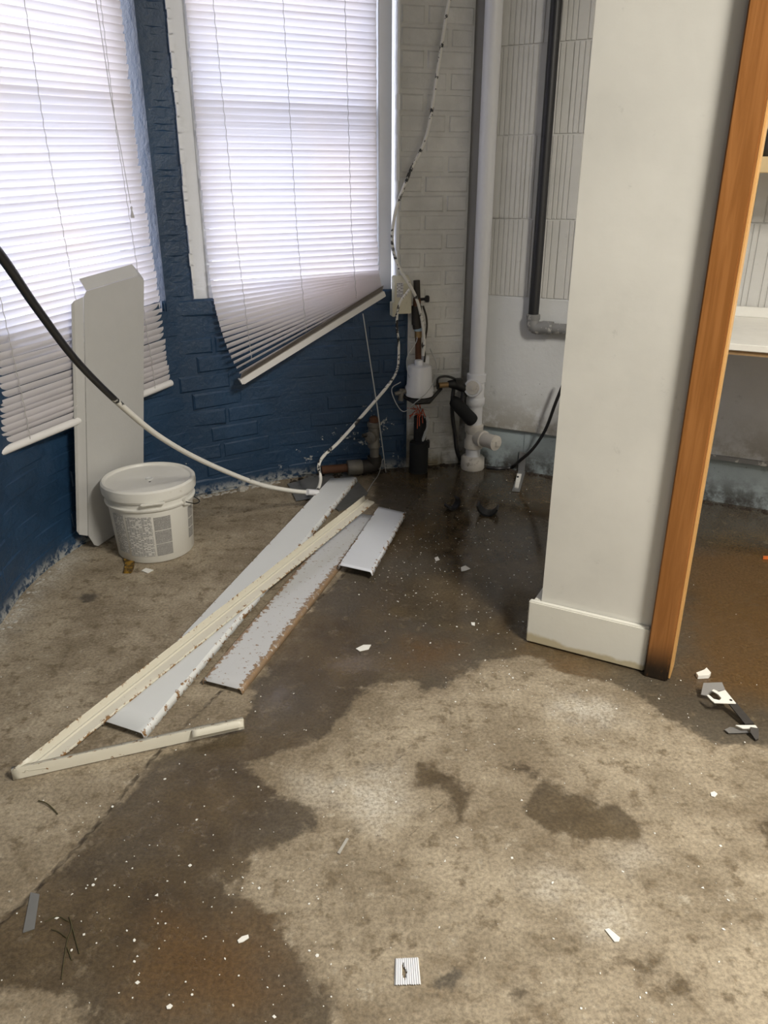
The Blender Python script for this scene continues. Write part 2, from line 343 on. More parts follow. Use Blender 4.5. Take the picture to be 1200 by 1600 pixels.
wk = struct(wall_piece('wall_corner', S_WM2, S_END, SILL-.012, CEIL, M_WHITEBRICK), 'white painted brick pier right of the windows', 'wall')
wall_piece('pier_base', S_PAINT, S_END, 0, SILL-.012, M_WHITEBRICK, wk)
BRICKS = {}
def brick_mesh(mat, key):
    if (mat.name, key) in BRICKS: return BRICKS[(mat.name, key)]
    L, Hh, D, bv = key/1000, .0600, .03, .0065; mb = MB(); rnd = random.Random(key)
    for y, ins in ((-D, 0), (-.006, 0), (0, bv)):
        for sx, sz in ((-1,-1),(1,-1),(1,1),(-1,1)): mb.v.append((sx*(L/2-ins)+rnd.uniform(-.0015,.0015), -y, sz*(Hh/2-ins)+rnd.uniform(-.0012,.0012)))
    mb.f.append((8,9,10,11))
    for r in (0, 4):
        for j in range(4): q = (j+1) % 4; mb.f.append((r+j, r+q, r+4+q, r+4+j))
    me = mb.mesh('brick', mat); BRICKS[(mat.name, key)] = me; return me
COURSE, BL = .0703, .212
def lay(s0, s1, z, mat, parent, stagger):
    s = s0 - stagger
    while s < s1-.012:
        a, b = max(s, s0), min(s+BL, s1); s += BL
        if b-a < .03: continue
        L = int(round((b-a-.010)*1000/5)*5); p, d, nn = cw((a+b)/2)
        o = bpy.data.objects.new('brick', brick_mesh(mat, L)); COLL.objects.link(o)
        p = p + nn*random.uniform(-.002, .001)
        o.parent = parent; o.location = (p.x, p.y, z+COURSE/2)
        o.rotation_euler = (random.uniform(-.012, .012), random.uniform(-.008, .008), math.atan2(d.y, d.x)+random.uniform(-.012, .012))
S_VIS = s_of(-1.085, 1.55)
for k in range(25):
    z = k*COURSE; st = 0 if k % 2 else BL/2
    if z + COURSE < SILL+.03:
        lay(S_VIS, S_PAINT, z, M_BLUE, wl, st+.03*(k % 3)); lay(S_PAINT, S_END, z, M_WHITEBRICK, wk, (.06, .15, .1)[k % 3])
    else:
        lay(S_WL2, S_WM1, z, M_BLUE, wl, (.0, .06)[k % 2]); lay(S_WM2, S_END, z, M_WHITEBRICK, wk, (.11, .02)[k % 2])
        if z > 0.7 and k < 16: lay(s_of(-1.083, 1.87), S_WL1, z, M_BLUE, wl, st)

# ------------------------------------------------------------------ back wall of ribbed clay tile above plaster
WBL = 2.75
def slab(name, pl, s0, s1, o0, o1, z0, z1, mat, parent=None, bevel=0.0):
    return obj(name, MB().quadbox([P(pl, s0, o1, z0), P(pl, s1, o1, z0), P(pl, s1, o0, z0), P(pl, s0, o0, z0), P(pl, s0, o1, z1), P(pl, s1, o1, z1), P(pl, s1, o0, z1), P(pl, s0, o0, z1)]), mat, parent, True, bevel)
wb = struct(slab('wall_back', WB, -.05, WBL, -.15, .0175, .74, CEIL, M_TILE), 'back wall of white painted ribbed clay tile above smooth plaster', 'wall')
slab('plaster_band', WB, .03, WBL, -.15, .024, .185, .742, M_PLASTER, wb, .004)
slab('wall_base', WB, -.05, WBL, -.15, 0, 0, .19, M_LOWBASE, wb)
slab('cement_strip', WB, -.045, .068, -.1, .020, 0, CEIL, M_CEMENT, wb)
slab('ledge_strip', WB, .95, WBL, -.02, .034, .183, .200, M_GREYPIPE, wb)
def tile_mesh(tw, th, seed):
    rnd = random.Random(seed); prof = [(0, -.012), (0, 0)]; x = .012
    while x < tw-.014:
        if rnd.random() < .84: prof += [(x, 0), (x+.0012, -.0035), (x+.0045, -.0035), (x+.0057, 0)]
        x += .0195+rnd.uniform(-.0015, .0015)
    prof += [(tw, 0), (tw, -.012)]; mb = MB(); k = len(prof)
    for z in (0, th): mb.v += [(px, -py, z) for px, py in prof]
    for i in range(k-1): mb.f.append((i, i+1, k+i+1, k+i))
    mb.f.append(tuple(range(k))[::-1]); mb.f.append(tuple(range(k, 2*k))); return mb.mesh('tile', M_TILE)
TH, TW = .2935, .30; TM = [tile_mesh(TW-.004, TH-.006, i) for i in range(4)]; dB, nB = pdir(WB)
for r in range(6):
    for c in range(7):
        s = .072 + c*TW - (TW*.5 if r % 2 else 0)
        if s < .06:
            s = .072; me = BRICKS.setdefault('halftile', tile_mesh(TW*.5-.004, TH-.006, 11))
        else: me = random.choice(TM)
        if .44 < s < .68 and False: continue
        o = bpy.data.objects.new('tile', me); COLL.objects.link(o); o.parent = wb
        p = P(WB, s, .022+random.uniform(-.002, .002), .745+r*TH); o.location = p; o.rotation_euler = (0, random.uniform(-.004, .004), math.atan2(dB.y, dB.x))
# the rest of the room behind and beside the camera
e = P(WB, WBL, 0, 0)
struct(obj('wall_right', MB().box((e.x+.02, (e.y-2.6)/2, CEIL/2), (.1, e.y+2.8, CEIL)), M_COLUMN), 'cream painted side wall', 'wall')
struct(obj('wall_rear', MB().box(((e.x-1.1)/2, -2.65, CEIL/2), (e.x+1.3, .1, CEIL)), M_COLUMN), 'cream painted wall behind the viewpoint', 'wall')
struct(obj('ceiling', MB().box(((e.x-1.2)/2, .4, CEIL+.05), (e.x+1.7, 6.4, .1)), M_CEIL), 'plain white ceiling', 'ceiling')

# ------------------------------------------------------------------ floor with stain distances
def poly_sd(pts, X, Y):
    q = np.array([F(x, y)[:2] for x, y in pts]); best = np.full(X.shape, 1e9); inside = np.zeros(X.shape, bool)
    for (ax, ay), (bx, by) in zip(q, np.roll(q, -1, 0)):
        dx, dy = bx-ax, by-ay; t = np.clip(((X-ax)*dx+(Y-ay)*dy)/(dx*dx+dy*dy+1e-12), 0, 1)
        best = np.minimum(best, np.hypot(X-ax-t*dx, Y-ay-t*dy)); c = ((ay > Y) != (by > Y)) & (X < (bx-ax)*(Y-ay)/(by-ay+1e-12)+ax); inside ^= c
    return np.where(inside, best, -best)
def line_d(pts, X, Y):
    q = np.array([F(x, y)[:2] for x, y in pts]); best = np.full(X.shape, 1e9)
    for (ax, ay), (bx, by) in zip(q[:-1], q[1:]):
        dx, dy = bx-ax, by-ay; t = np.clip(((X-ax)*dx+(Y-ay)*dy)/(dx*dx+dy*dy), 0, 1); best = np.minimum(best, np.hypot(X-ax-t*dx, Y-ay-t*dy))
    return best
xs = np.concatenate([np.linspace(-1.6, -1.2, 3)[:-1], np.arange(-1.2, 1.75, .013), np.linspace(1.76, e.x+.1, 6)])
ys = np.concatenate([np.linspace(-2.7, .55, 8)[:-1], np.arange(.55, 3.45, .013), [3.6]])
X, Y = np.meshgrid(xs, ys); nx, ny = len(xs), len(ys)
verts = np.stack([X.ravel(), Y.ravel(), np.zeros(X.size)], 1)
I = np.arange(nx*ny).reshape(ny, nx); faces = np.stack([I[:-1, :-1], I[:-1, 1:], I[1:, 1:], I[1:, :-1]], -1).reshape(-1, 4)
me = bpy.data.meshes.new('floor'); me.from_pydata(verts.tolist(), [], faces.tolist()); me.materials.append(M_FLOOR)
WET = [[(560,690),(595,800),(570,880),(520,905),(480,960),(400,1062),(392,1105),(372,1135),(250,1185),(150,1290),(50,1398),(-40,1470),(-40,1560),(40,1545),(110,1570),(140,1640),(530,1640),(520,1560),(480,1500),(430,1440),(365,1385),(400,1335),(480,1305),(500,1275),(440,1235),(400,1195),(470,1170),(520,1150),(560,1102),(600,1068),(640,1062),(660,1084),(700,1075),(722,1050),(760,1036),(830,1028),(880,1050),(935,1062),(1000,1092),(1050,1125),(1130,1160),(1260,1170),(1500,1150),(1500,700),(560,690)],
       [(765,1168),(830,1190),(880,1236),(960,1258),(1000,1298),(965,1318),(860,1300),(800,1268),(838,1228),(790,1198)], [(650,1192),(700,1205),(738,1238),(722,1288),(705,1275),(695,1236),(648,1228)],
       [(858,1295),(872,1295),(870,1340),(860,1340)], [(1186,1268),(1240,1260),(1240,1335),(1195,1325)], [(1003,1503),(1028,1500),(1034,1520),(1008,1524)], [(796,1540),(825,1538),(830,1556),(803,1560)], [(1042,1530),(1066,1528),(1070,1552),(1046,1552)],
       [(668,1528),(715,1516),(725,1528),(685,1545)], [(545,1640),(570,1575),(600,1580),(605,1640)], [(125,930),(148,930),(150,942),(128,942)]]
wetv = np.max([poly_sd(p, X, Y) for p in WET], 0)
# keep the thin left border along the slab joint crisp
palev = np.max([poly_sd([(540,1225),(620,1195),(640,1250),(590,1290),(545,1265)], X, Y), poly_sd([(455,1215),(510,1230),(500,1262),(470,1255)], X, Y), poly_sd([(-80,1010),(0,968),(60,908),(118,856),(125,868),(70,930),(10,998),(-60,1070)], X, Y)-.0,
                poly_sd([(820,1370),(860,1350),(900,1380),(850,1400)], X, Y), poly_sd([(905,1440),(960,1425),(985,1450),(930,1460)], X, Y), poly_sd([(940,1330),(1000,1310),(1040,1340),(980,1370)], X, Y)-.02,
                poly_sd([(860,1075),(960,1085),(1010,1130),(930,1150),(850,1120)], X, Y)-.03], 0)
rustv = np.max([poly_sd([(250,1420),(420,1450),(470,1540),(380,1640),(200,1560)], X, Y), poly_sd([(1050,860),(1400,860),(1400,1130),(1080,1080)], X, Y), poly_sd([(820,1020),(900,1030),(920,1060),(850,1045)], X, Y), poly_sd([(640,1000),(720,1010),(700,1050),(640,1040)], X, Y), poly_sd([(180,900),(215,890),(215,930),(185,930)], X, Y)], 0)
poolv = np.max([poly_sd([(600,735),(660,780),(640,880),(600,960),(680,985),(800,1000),(830,980),(1500,900),(1500,700),(640,720)], X, Y), poly_sd([(400,1080),(440,1062),(470,1080),(450,1105),(410,1108)], X, Y)*.7, poly_sd([(530,1005),(590,1010),(600,1050),(560,1060),(530,1040)], X, Y)*.7, poly_sd([(80,1385),(110,1380),(115,1400),(90,1405)], X, Y)*.7], 0)
seamv = np.min([line_d([(-60,1500),(45,1402),(150,1290),(232,1192),(300,1122),(420,1010),(520,915),(600,830),(660,770)], X, Y), line_d([(655,1150),(628,1180),(598,1208)], X, Y)+.003, line_d([(700,1245),(660,1285),(640,1305)], X, Y)+.003, line_d([(650,1195),(800,1270),(900,1300)], X, Y)+.0055], 0)
for nm, arr in (('wet', wetv), ('pale', palev), ('rust', rustv), ('pool', poolv), ('seam', seamv)):
    a = me.attributes.new(nm, 'FLOAT', 'POINT'); a.data.foreach_set('value', arr.ravel().astype(np.float32))
fo = bpy.data.objects.new('floor', me); COLL.objects.link(fo); struct(fo, 'bare stained concrete floor with wet brown patches', 'floor')
struct(obj('ground_outside', MB().box((-1.5, 6.0, -.3), (14, 12, .1)), M_OUT), 'paved ground outside the windows', 'ground')

# ------------------------------------------------------------------ windows
for pl, s0, s1 in ((WL, .0, .866), (WM, .0, .8)):      # sampling portals in the window openings
    c = P(pl, (s0+s1)/2, -.17, (SILL+HEAD)/2); l = area('window_portal', c, c+pdir(pl)[1], s1-s0, HEAD-SILL, 1, (1, 1, 1)); l.data.cycles.is_portal = True
def window(name, pl, s0, s1, zsill, d_frame, label):
    w_ = struct(thing(name, P(pl, (s0+s1)/2, d_frame, zsill), label, 'window'))
    def bar(nm, a, b, z0, z1, o0, o1, mat=M_FRAMEW): return slab(nm, pl, a, b, o0, o1, z0, z1, mat, w_, .003)
    fw = .055
    bar('frame', s0, s0+fw, zsill, HEAD, d_frame-.05, d_frame); bar('frame', s1-fw, s1, zsill, HEAD, d_frame-.05, d_frame)
    bar('frame', s0, s1, HEAD-.05, HEAD, d_frame-.05, d_frame-.001); bar('window_sill', s0, s1, zsill-.003, zsill+.018, d_frame-.09, d_frame+.012)
    mid = (zsill+HEAD)/2
    for nm, z0, z1, off in (('lower_sash', zsill+.018, mid+.02, -.030), ('upper_sash', mid-.02, HEAD-.05, -.062)):
        o = d_frame+off; a, b = s0+fw-.01, s1-fw+.01; mb = MB()
        for (sa, sb, za, zb) in ((a, a+.04, z0, z1), (b-.04, b, z0, z1), (a+.04, b-.04, z0, z0+.03), (a+.04, b-.04, z1-.03, z1)):
            mb.quadbox([P(pl, sa, o, za), P(pl, sb, o, za), P(pl, sb, o-.03, za), P(pl, sa, o-.03, za), P(pl, sa, o, zb), P(pl, sb, o, zb), P(pl, sb, o-.03, zb), P(pl, sa, o-.03, zb)])
        sash = obj(nm, mb, M_FRAMEW, w_)
        g = MB(); g.quadbox([P(pl, a+.03, o-.013, z0+.02), P(pl, b-.03, o-.013, z0+.02), P(pl, b-.03, o-.017, z0+.02), P(pl, a+.03, o-.017, z0+.02), P(pl, a+.03, o-.013, z1-.03), P(pl, b-.03, o-.013, z1-.03), P(pl, b-.03, o-.017, z1-.03), P(pl, a+.03, o-.017, z1-.03)])
        obj('pane', g, M_GLASS, sash)
    return w_
w1 = window('window_1', WL, .02, .866, SILL-.01, -.085, 'left sash window behind the long straight blind')
w2 = window('window_2', WM, 0.0, .80, SILL-.01, -.040, 'white framed sash window behind the crooked blind')
slab('casing_bead', WM, .052, .070, -.05, -.030, SILL+.01, HEAD-.05, M_FRAMEW, w2, .003)
slab('casing_bead', WM, .715, .735, -.05, -.034, SILL+.01, HEAD-.05, M_FRAMEW, w2, .003)
# ragged paint line along the casing, flakes of plaster left of the frame and a broken sill corner
mb = MB(); z = SILL
z += .03
while z < 1.95:
    h = random.uniform(.02, .06); wd = random.uniform(.006, .016); mb.box(P(WM, -.004, .002, z+h/2), (wd, .012, h), pdir(WM)[0]); z += h*.9
obj('paint_edge', mb, M_FRAMEW, w2)
mb = MB(); z = SILL
while z < 1.95:
    h = random.uniform(.015, .07); wd = random.uniform(.005, .013); mb.box(P(WM, .803, .004, z+h/2), (wd, .014, h), pdir(WM)[0]); z += h*.95
obj('paint_edge', mb, M_FRAMEW, w2)

# ------------------------------------------------------------------ venetian blinds
def slat_mesh(L, seed, mat):
    rnd = random.Random(seed); mb = MB(); nl, nc = 8, 6; wd, cv = .0252, .0026; sag = rnd.uniform(-.0015, .0012)
    for i in range(nl+1):
        t = i/nl; x = (t-.5)*L; sg = sag*math.sin(math.pi*t)+rnd.uniform(-.0003, .0003)
        for j in range(nc+1):
            q = (j/nc-.5); mb.v.append((x, cv*(1-4*q*q), q*wd+sg))
    for i in range(nl):
        for j in range(nc): a = i*(nc+1)+j; mb.f.append((a, a+nc+1, a+nc+2, a+1))
    me = bpy.data.meshes.new('slat'); me.from_pydata(mb.v, [], mb.f); me.materials.append(mat); me.shade_smooth(); me.update(); return me
def place_slat(me, parent, a, b, tilt, n_in):
    """slat between points a (left end) and b (right end); n_in points into the room"""
    d = (b-a).normalized(); up = (-n_in).cross(d).normalized(); y = up.cross(d)     # local x along, y outwards, z up
    R = Matrix((d, -y*-1, up)).transposed()
    nn = d.cross(up)
    R = Matrix((d, -nn, up)).transposed() if nn.dot(n_in) < 0 else Matrix((d, nn, up)).transposed()
    if R.determinant() < 0: R = Matrix((-d, nn if nn.dot(n_in) > 0 else -nn, up)).transposed()
    o = bpy.data.objects.new('slat', me); COLL.objects.link(o); o.parent = parent
    o.matrix_basis = Matrix.Translation(-parent.location) @ Matrix.Translation((a+b)/2) @ R.to_4x4() @ Matrix.Rotation(tilt if R.col[0].dot(d) > 0 else -tilt, 4, 'X')
    return o
PITCHS = .0214
# left blind
bl = thing('venetian_blind', P(WL, .42, 0, .44), 'long white blind hanging level behind the grey plastic panel, left window', 'blind', 'window blinds')
def offL(z): return -.045 + .035*min(1, max(0, (1.30-z)/.75))
DROOP = .037
SM = [slat_mesh(.800, i, M_SLAT) for i in range(5)]; dl, nl_ = pdir(WL); TILT = math.radians(20)
z = .497; i = 0
while z < 2.03:
    j1, j2 = random.uniform(-.0018, .0018), random.uniform(-.0018, .0018); sh = random.uniform(-.003, .003)+.008*math.sin(z*9)*(z < .75)
    o0 = offL(z)
    place_slat(random.choice(SM), bl, P(WL, .046+sh, o0+random.uniform(-.002,.002), z-DROOP+j1), P(WL, .846+sh, o0+random.uniform(-.002,.002), z+j2), TILT+random.uniform(-.05, .05)+(.28 if i in (1, 4) else 0), nl_)
    z += PITCHS*(.82 if z < .57 else 1.0); i += 1
o0 = offL(.47)
obj('bottom_rail', MB().tube([P(WL, .044, o0+.002, .474-DROOP), P(WL, .846, o0+.002, .474)], .0125, 12), M_RAIL, bl)
slab('head_rail', WL, .046, .846, offL(2.04)-.014, offL(2.04)+.012, 2.033, 2.058, M_RAIL, bl)
def vcord(name, parent, pl, s, offf, z0, z1, fwd=.014, r=.0010, zig=.0016, ds=0.0):
    pts = []; k = int((z1-z0)/PITCHS*1)+1
    for i in range(k+1):
        z = z0+(z1-z0)*i/k; pts.append(P(pl, s+ds*(1-i/k)+(zig if i % 2 else -zig), offf(z)+fwd, z))
    return obj(name, MB().tube(pts, r, 5), M_CORD, parent)
for s in (.17, .445, .745): vcord('ladder_cord', bl, WL, s, offL, .475-DROOP*(.85-s)/.8, 2.035, .012)
cordp = [W(150, 0, WL, .012), W(173, 150, WL, .014), W(190, 240, WL, .018), W(204, 318, WL, .02)]
obj('pull_cord', MB().tube([P(WL, .77, .0, 2.03)]+cordp, .0012, 5), M_CORD, bl)
c0 = W(205, 322, WL, .02); obj('cord_tassel', MB().lathe([(.001, .0), (.004, -.004), (.002, -.012), (.006, -.03), (.006, -.036)], c0, n=10), M_CORD, bl)
# crooked middle blind
bm_ = thing('venetian_blind', P(WM, .42, .02, .45), 'white blind with crooked fanned slats and slanting bottom rail, middle window', 'blind', 'window blinds')
def offM(z): return -.018 + .06*min(1, max(0, (1.0-z)/.5))
LEN = .668; SM2 = [slat_mesh(LEN, 20+i, M_SLAT) for i in range(5)]; SMD = slat_mesh(LEN, 40, M_SLATDIRTY); dm, nm_ = pdir(WM)
ZF = .835; NF = 17; z = ZF+PITCHS; i = 0
while z < 2.03:
    j = random.uniform(-.0015, .0015); sh = random.uniform(-.002, .002); o0 = offM(z); g = .012*math.exp(-(z-ZF)/.25)
    place_slat(random.choice(SM2), bm_, P(WM, .058+sh, o0, z-g+j), P(WM, .058+sh+LEN, o0, z-j), TILT+random.uniform(-.05, .05), nm_); z += PITCHS; i += 1
def ends(t):   # t 0..1 from the last level slat to the bottom rail
    zl = ZF-.012 + (.475-ZF+.012)*t; zr = ZF + (.772-ZF)*(1-(1-t)**1.6); dz = zr-zl; w_ = math.sqrt(max(LEN**2-dz**2, .1))
    sr = .726+.010*t; return sr-w_, zl, sr, zr
for i in range(NF):
    t = i/NF; a, zl, b, zr = ends(t); tl = TILT+math.radians(42)*max(0, t-.25)/.75
    place_slat(random.choice(SM2), bm_, P(WM, a, offM(zl)+.008*t, zl), P(WM, b, offM(zr)+.008*t, zr), tl+random.uniform(-.04, .04), nm_)
a, zl, b, zr = ends(1.0)
for i in range(7):
    k = .0032*i; place_slat(SMD, bm_, P(WM, a-.001*i, offM(zl)+.010, zl+.020-k), P(WM, b-.001*i, offM(zr)+.010, zr+.016-k), math.radians(76), nm_)
A_, B_ = P(WM, a-.004, offM(zl)+.012, zl-.008), P(WM, b+.004, offM(zr)+.012, zr-.010); dv = (B_-A_).normalized(); up = nm_.cross(dv).normalized(); up = up if up.z > 0 else -up
prof = [(-.013, .008), (.013, .008), (.009, -.016), (-.011, -.016)]
mb = MB(); mb.quadbox([A_+nm_*x+up*y for x, y in prof]+[B_+nm_*x+up*y for x, y in prof]); obj('bottom_rail', mb, M_RAIL, bm_, True, .002)
obj('rail_cap', MB().box(A_-dv*.003, (.006, .03, .02), dv, up), M_RAIL, bm_)
slab('head_rail', WM, .055, .730, offM(2.04)-.014, offM(2.04)+.012, 2.033, 2.058, M_RAIL, bm_)
for s, zb, ds in ((.135, .54, .045), (.375, .63, .03), (.60, .745, .02)): vcord('ladder_cord', bm_, WM, s, offM, zb, 2.035, .013, ds=ds)

# ------------------------------------------------------------------ partition end, baseboard, wooden post
wp_ = struct(slab('wall_partition', COL, .030, .322, -.32, -.012, 0, CEIL, M_COLUMN), 'cream painted wall end standing in the middle of the floor', 'wall')
bb = struct(slab('baseboard_front', COL, 0.0, .314, -.013, .004, .004, .129, M_BB, None, .003), 'cream baseboard with a brown water stain along its foot', 'baseboard')
slab('baseboard_return', COL, .010, .030, -.32, -.012, .004, .129, M_BB, bb, .002)
post = tag(slab('wooden_post', COL, .316, .374, -.085, .018, 0, CEIL, M_WOOD, None, .003), 'orange varnished wooden post beside the cream wall end', 'post')
slab('edge_strip', COL, .374, .379, -.06, .006, 0.004, CEIL, M_EDGE, post, .001)

# ------------------------------------------------------------------ closet shelves behind the post
zs = .724
sh_ = thing('wall_shelf', P(WB, 1.3, .1, zs), 'white lower shelf board on the back wall right of the post', 'shelf', 'closet shelves')
slab('board', WB, .80, WBL-.2, .026, .61, zs-.020, zs, M_SHELFTOP, sh_, .002)
slab('underside_panel', WB, .81, WBL-.2, .026, .60, zs-.034, zs-.020, M_PARTICLE, sh_)
slab('back_strip', WB, .80, WBL-.2, .026, .046, zs, zs+.035, M_SHELFTOP, sh_, .002)
sh2 = thing('wall_shelf', P(WB, 1.3, .1, 1.2), 'raw pine upper shelf board right of the post', 'shelf', 'closet shelves')
slab('board', WB, .85, WBL-.2, .026, .26, 1.218, 1.236, M_SHELFWOOD, sh2, .002)
slab('front_rail', WB, .85, WBL-.2, .26, .278, 1.190, 1.236, M_SHELFWOOD, sh2, .002)
jc = P(WB, 1.075, .17, 1.2365); jt = thing('glass_jar', jc, 'dark glass jar on the upper pine shelf', 'jar')
obj('body', MB().lathe([(.033, 0), (.036, .006), (.036, .075), (.028, .09), (.026, .098)], jc, n=20), M_CLEAR, jt); obj('lid', MB().lathe([(.029, .094), (.029, .112), (.026, .115)], jc, n=20), M_STEEL, jt)

# ------------------------------------------------------------------ leaning grey plastic panel (light cover)
P0 = F(138, 863); T0 = W(130, 456, WL, .026); T1 = W(224, 428, WL, .026)
dp = (T1-T0); WP = dp.length; dp.normalize(); upv = T0-P0; HL = upv.length; upv.normalize(); nf = dp.cross(upv).normalized(); nf = nf if nf.y < 0 else -nf
HL += .035
pan = thing('light_cover', P0+dp*WP/2, 'tall grey frosted plastic cover leaning against the wall and left blind', 'cover')
def pp(u, v, w_): return P0+dp*u+upv*v+nf*(w_-.0)
D_ = .020; fl = .030
def sheet(q, name, th=.003):
    mb = MB(); nn = (q[1]-q[0]).cross(q[2]-q[0]).normalized()*th; mb.prism(q, nn); return obj(name, mb, M_DIFFUSER, pan, True, .0008)
sheet([pp(.028, .012, 0), pp(.045, .0, 0), pp(WP-.02, .0, 0), pp(WP, .02, 0), pp(WP, HL-.055, 0), pp(WP-.03, HL-.035, 0), pp(.012, HL-.035, 0), pp(0, HL-.05, 0), pp(0, .06, 0)], 'front_face')
sheet([pp(0, .06, 0), pp(0, HL-.05, 0), pp(-.020, HL-.06, -D_), pp(-.020, .07, -D_)], 'side_flange')
sheet([pp(-.020, .07, -D_), pp(-.020, HL-.06, -D_), pp(-.036, HL-.065, -D_+.004), pp(-.036, .09, -D_+.004)], 'side_lip')
sheet([pp(WP, .02, 0), pp(WP, HL-.055, 0), pp(WP+.004, HL-.06, -D_), pp(WP+.004, .03, -D_)], 'side_flange')
sheet([pp(.012, HL-.035, 0), pp(WP-.03, HL-.035, 0), pp(WP-.035, HL, -.022), pp(.006, HL, -.022)], 'top_flange')
sheet([pp(WP-.03, HL-.035, 0), pp(WP, HL-.055, 0), pp(WP+.002, HL-.035, -.022), pp(WP-.035, HL, -.022)], 'corner_fold')

# ------------------------------------------------------------------ lidded pail
pc = Vector((-.786, 2.405, 0)); pail = thing('plastic_pail', pc, 'white lidded plastic pail with grey printed text in front of the grey panel', 'pail')
HB = .255; R0, R1 = .126, .142
def rad(z): return R0+(R1-R0)*z/HB
obj('body', MB().lathe([(R0-.012, 0), (R0-.003, .002), (R0, .006), (rad(.19), .19), (rad(.19)+.008, .192), (rad(.2)+.009, .198), (rad(.2)+.002, .202), (rad(.21)+.002, .218), (rad(.22)+.009, .221), (rad(.23)+.009, .228), (rad(.23), .232), (R1, HB)], pc, n=64), M_PAIL, pail)
LR = .1535
lid = obj('lid', MB().lathe([(LR-.006, HB-.030), (LR-.001, HB-.028), (LR, HB-.012), (LR-.001, HB+.002), (LR-.007, HB+.008), (LR-.014, HB+.006), (LR-.019, HB-.002), (LR-.024, HB-.0035), (.05, HB-.0025), (.0001, HB-.002)], pc, n=64, caps=False), M_PAIL, pail)
obj('lid_panel', MB().lathe([(LR-.024, HB-.0032), (.06, HB-.0018), (.0001, HB-.0012)], pc, n=48, caps=False), M_LID, lid)
obj('plug', MB().lathe([(.014, HB-.0015), (.013, HB+.002), (.009, HB+.0025), (.008, HB+.001), (.0001, HB+.001)], pc+Vector((.004, .0, 0)), n=20, caps=False), M_LID, lid)
obj('vent_hole', MB().lathe([(.004, HB-.001), (.004, HB+.0004), (.0001, HB+.0004)], pc+Vector((.014, -.03, 0)), n=12, caps=False), M_BLACK, lid)
obj('tear_tab', MB().box(pc+Vector((.052, -.1465, HB-.032)), (.075, .012, .009), (.94, .34, 0)), M_PAIL, lid, True, .003)
camdir = math.atan2(-pc.y, -pc.x)
def print_patch(name, a0, a1, z0, z1, mat):
    mb = MB(); k = 12; uvs = []
    for i in range(k+1):
        a = a0+(a1-a0)*i/k
        for z in (z0, z1):
            r = rad(z)+.0009; mb.v.append((pc.x+r*math.cos(a), pc.y+r*math.sin(a), z)); uvs.append((i/k, (z-z0)/(z1-z0)))
    for i in range(k): mb.f.append((i*2, i*2+2, i*2+3, i*2+1))
    me = bpy.data.meshes.new(name); me.from_pydata(mb.v, [], mb.f); me.materials.append(mat); uv = me.uv_layers.new(name='UVMap')
    for l in me.loops: uv.data[l.index].uv = uvs[l.vertex_index]
    me.update(); o = bpy.data.objects.new(name, me); COLL.objects.link(o); attach(o, pail); return o
D2 = math.radians
print_patch('printed_text', camdir-D2(64), camdir-D2(42), .035, .175, M_PRINT1); print_patch('printed_text', camdir-D2(39), camdir-D2(3), .028, .172, M_PRINT1)
for z0, z1 in ((.028, .070), (.073, .118), (.121, .168)): print_patch('printed_block', camdir+D2(0), camdir+D2(23), z0, z1, M_PRINT2)
for z0, z1 in ((.055, .090), (.094, .125), (.129, .168)): print_patch('printed_block', camdir+D2(56), camdir+D2(70), z0, z1, M_PRINT2)
ha = camdir+D2(47); rr = rad(.2)+.009; h0 = pc+Vector((rr*math.cos(ha), rr*math.sin(ha), .198))
obj('handle_lug', MB().box(h0, (.018, .012, .022), (-math.sin(ha), math.cos(ha), 0)), M_PAIL, pail, True, .002)
hpts = [h0+Vector((.002, -.008, .002))]
for k in range(1, 15):
    t = k/14; an = ha+math.pi*t; zz = .196-.050*math.sin(math.pi*min(1, t*1.05))**.7; hpts.append(pc+Vector(((rr+.011)*math.cos(an), (rr+.011)*math.sin(an), zz)))
obj('wire_handle', MB().tube(hpts, .0019, 6), M_WIRE, pail)

# ------------------------------------------------------------------ metal strips on the floor
def strip(name, c4, lip, mat, label, lift, th=.0015):
    """flat metal pan: c4 = front-left, front-right, back-right, back-left (xy), lift = z at front, back of the top face"""
    a, b, c, d = [Vector((p[0], p[1], 0)) for p in c4]; t = thing(name, a.lerp(b, .5), label, 'metal strip', 'loose metal strips')
    n1, n2 = 26, 6; mb = MB(); ev = []
    for i in range(n1+1):
        ti = i/n1; l = a.lerp(d, ti); r = b.lerp(c, ti); z = lift[0]+(lift[1]-lift[0])*ti
        ac = (r-l).normalized()
        row = [(l-Vector((0,0,0))+Vector((0, 0, z-lip)), 1.0), (l+Vector((0, 0, z-.002)), .8)]
        for j in range(n2+1): row.append((l.lerp(r, .012+.976*j/n2)+Vector((0, 0, z+.0015*math.sin(ti*9)*0)), max(0, 1-min(j, n2-j)*1.6)))
        row += [(r+ac*.002+Vector((0, 0, z-.003)), 1.0), (r+ac*.006+Vector((0, 0, z-lip)), 1.3)]
        for p, e_ in row: mb.v.append(tuple(p)); ev.append(e_)
    m = len(mb.v)//(n1+1)
    for i in range(n1):
        for j in range(m-1): q = i*m+j; mb.f.append((q, q+1, q+m+1, q+m))
    o = obj('pan', mb, mat, t); at = o.data.attributes.new('edge', 'FLOAT', 'POINT'); at.data.foreach_set('value', ev)
    sd = o.modifiers.new('thickness', 'SOLIDIFY'); sd.thickness = th; sd.offset = -1
    return t
q = lambda x, y, z: tuple(F(x, y, z)[:2])
strip('metal_strip', (q(160,1126,.018), q(221,1146,.018), q(556,746,.085), q(516,748,.085)), .016, M_PANEL, 'long white metal strip, half hidden under the cream channel', (.018, .085))
strip('metal_strip', (q(316,1062,.016), q(375,1077,.016), q(590,806,.012), q(540,800,.012)), .014, M_PANELB, 'speckled white metal strip right of the cream channel', (.016, .012))
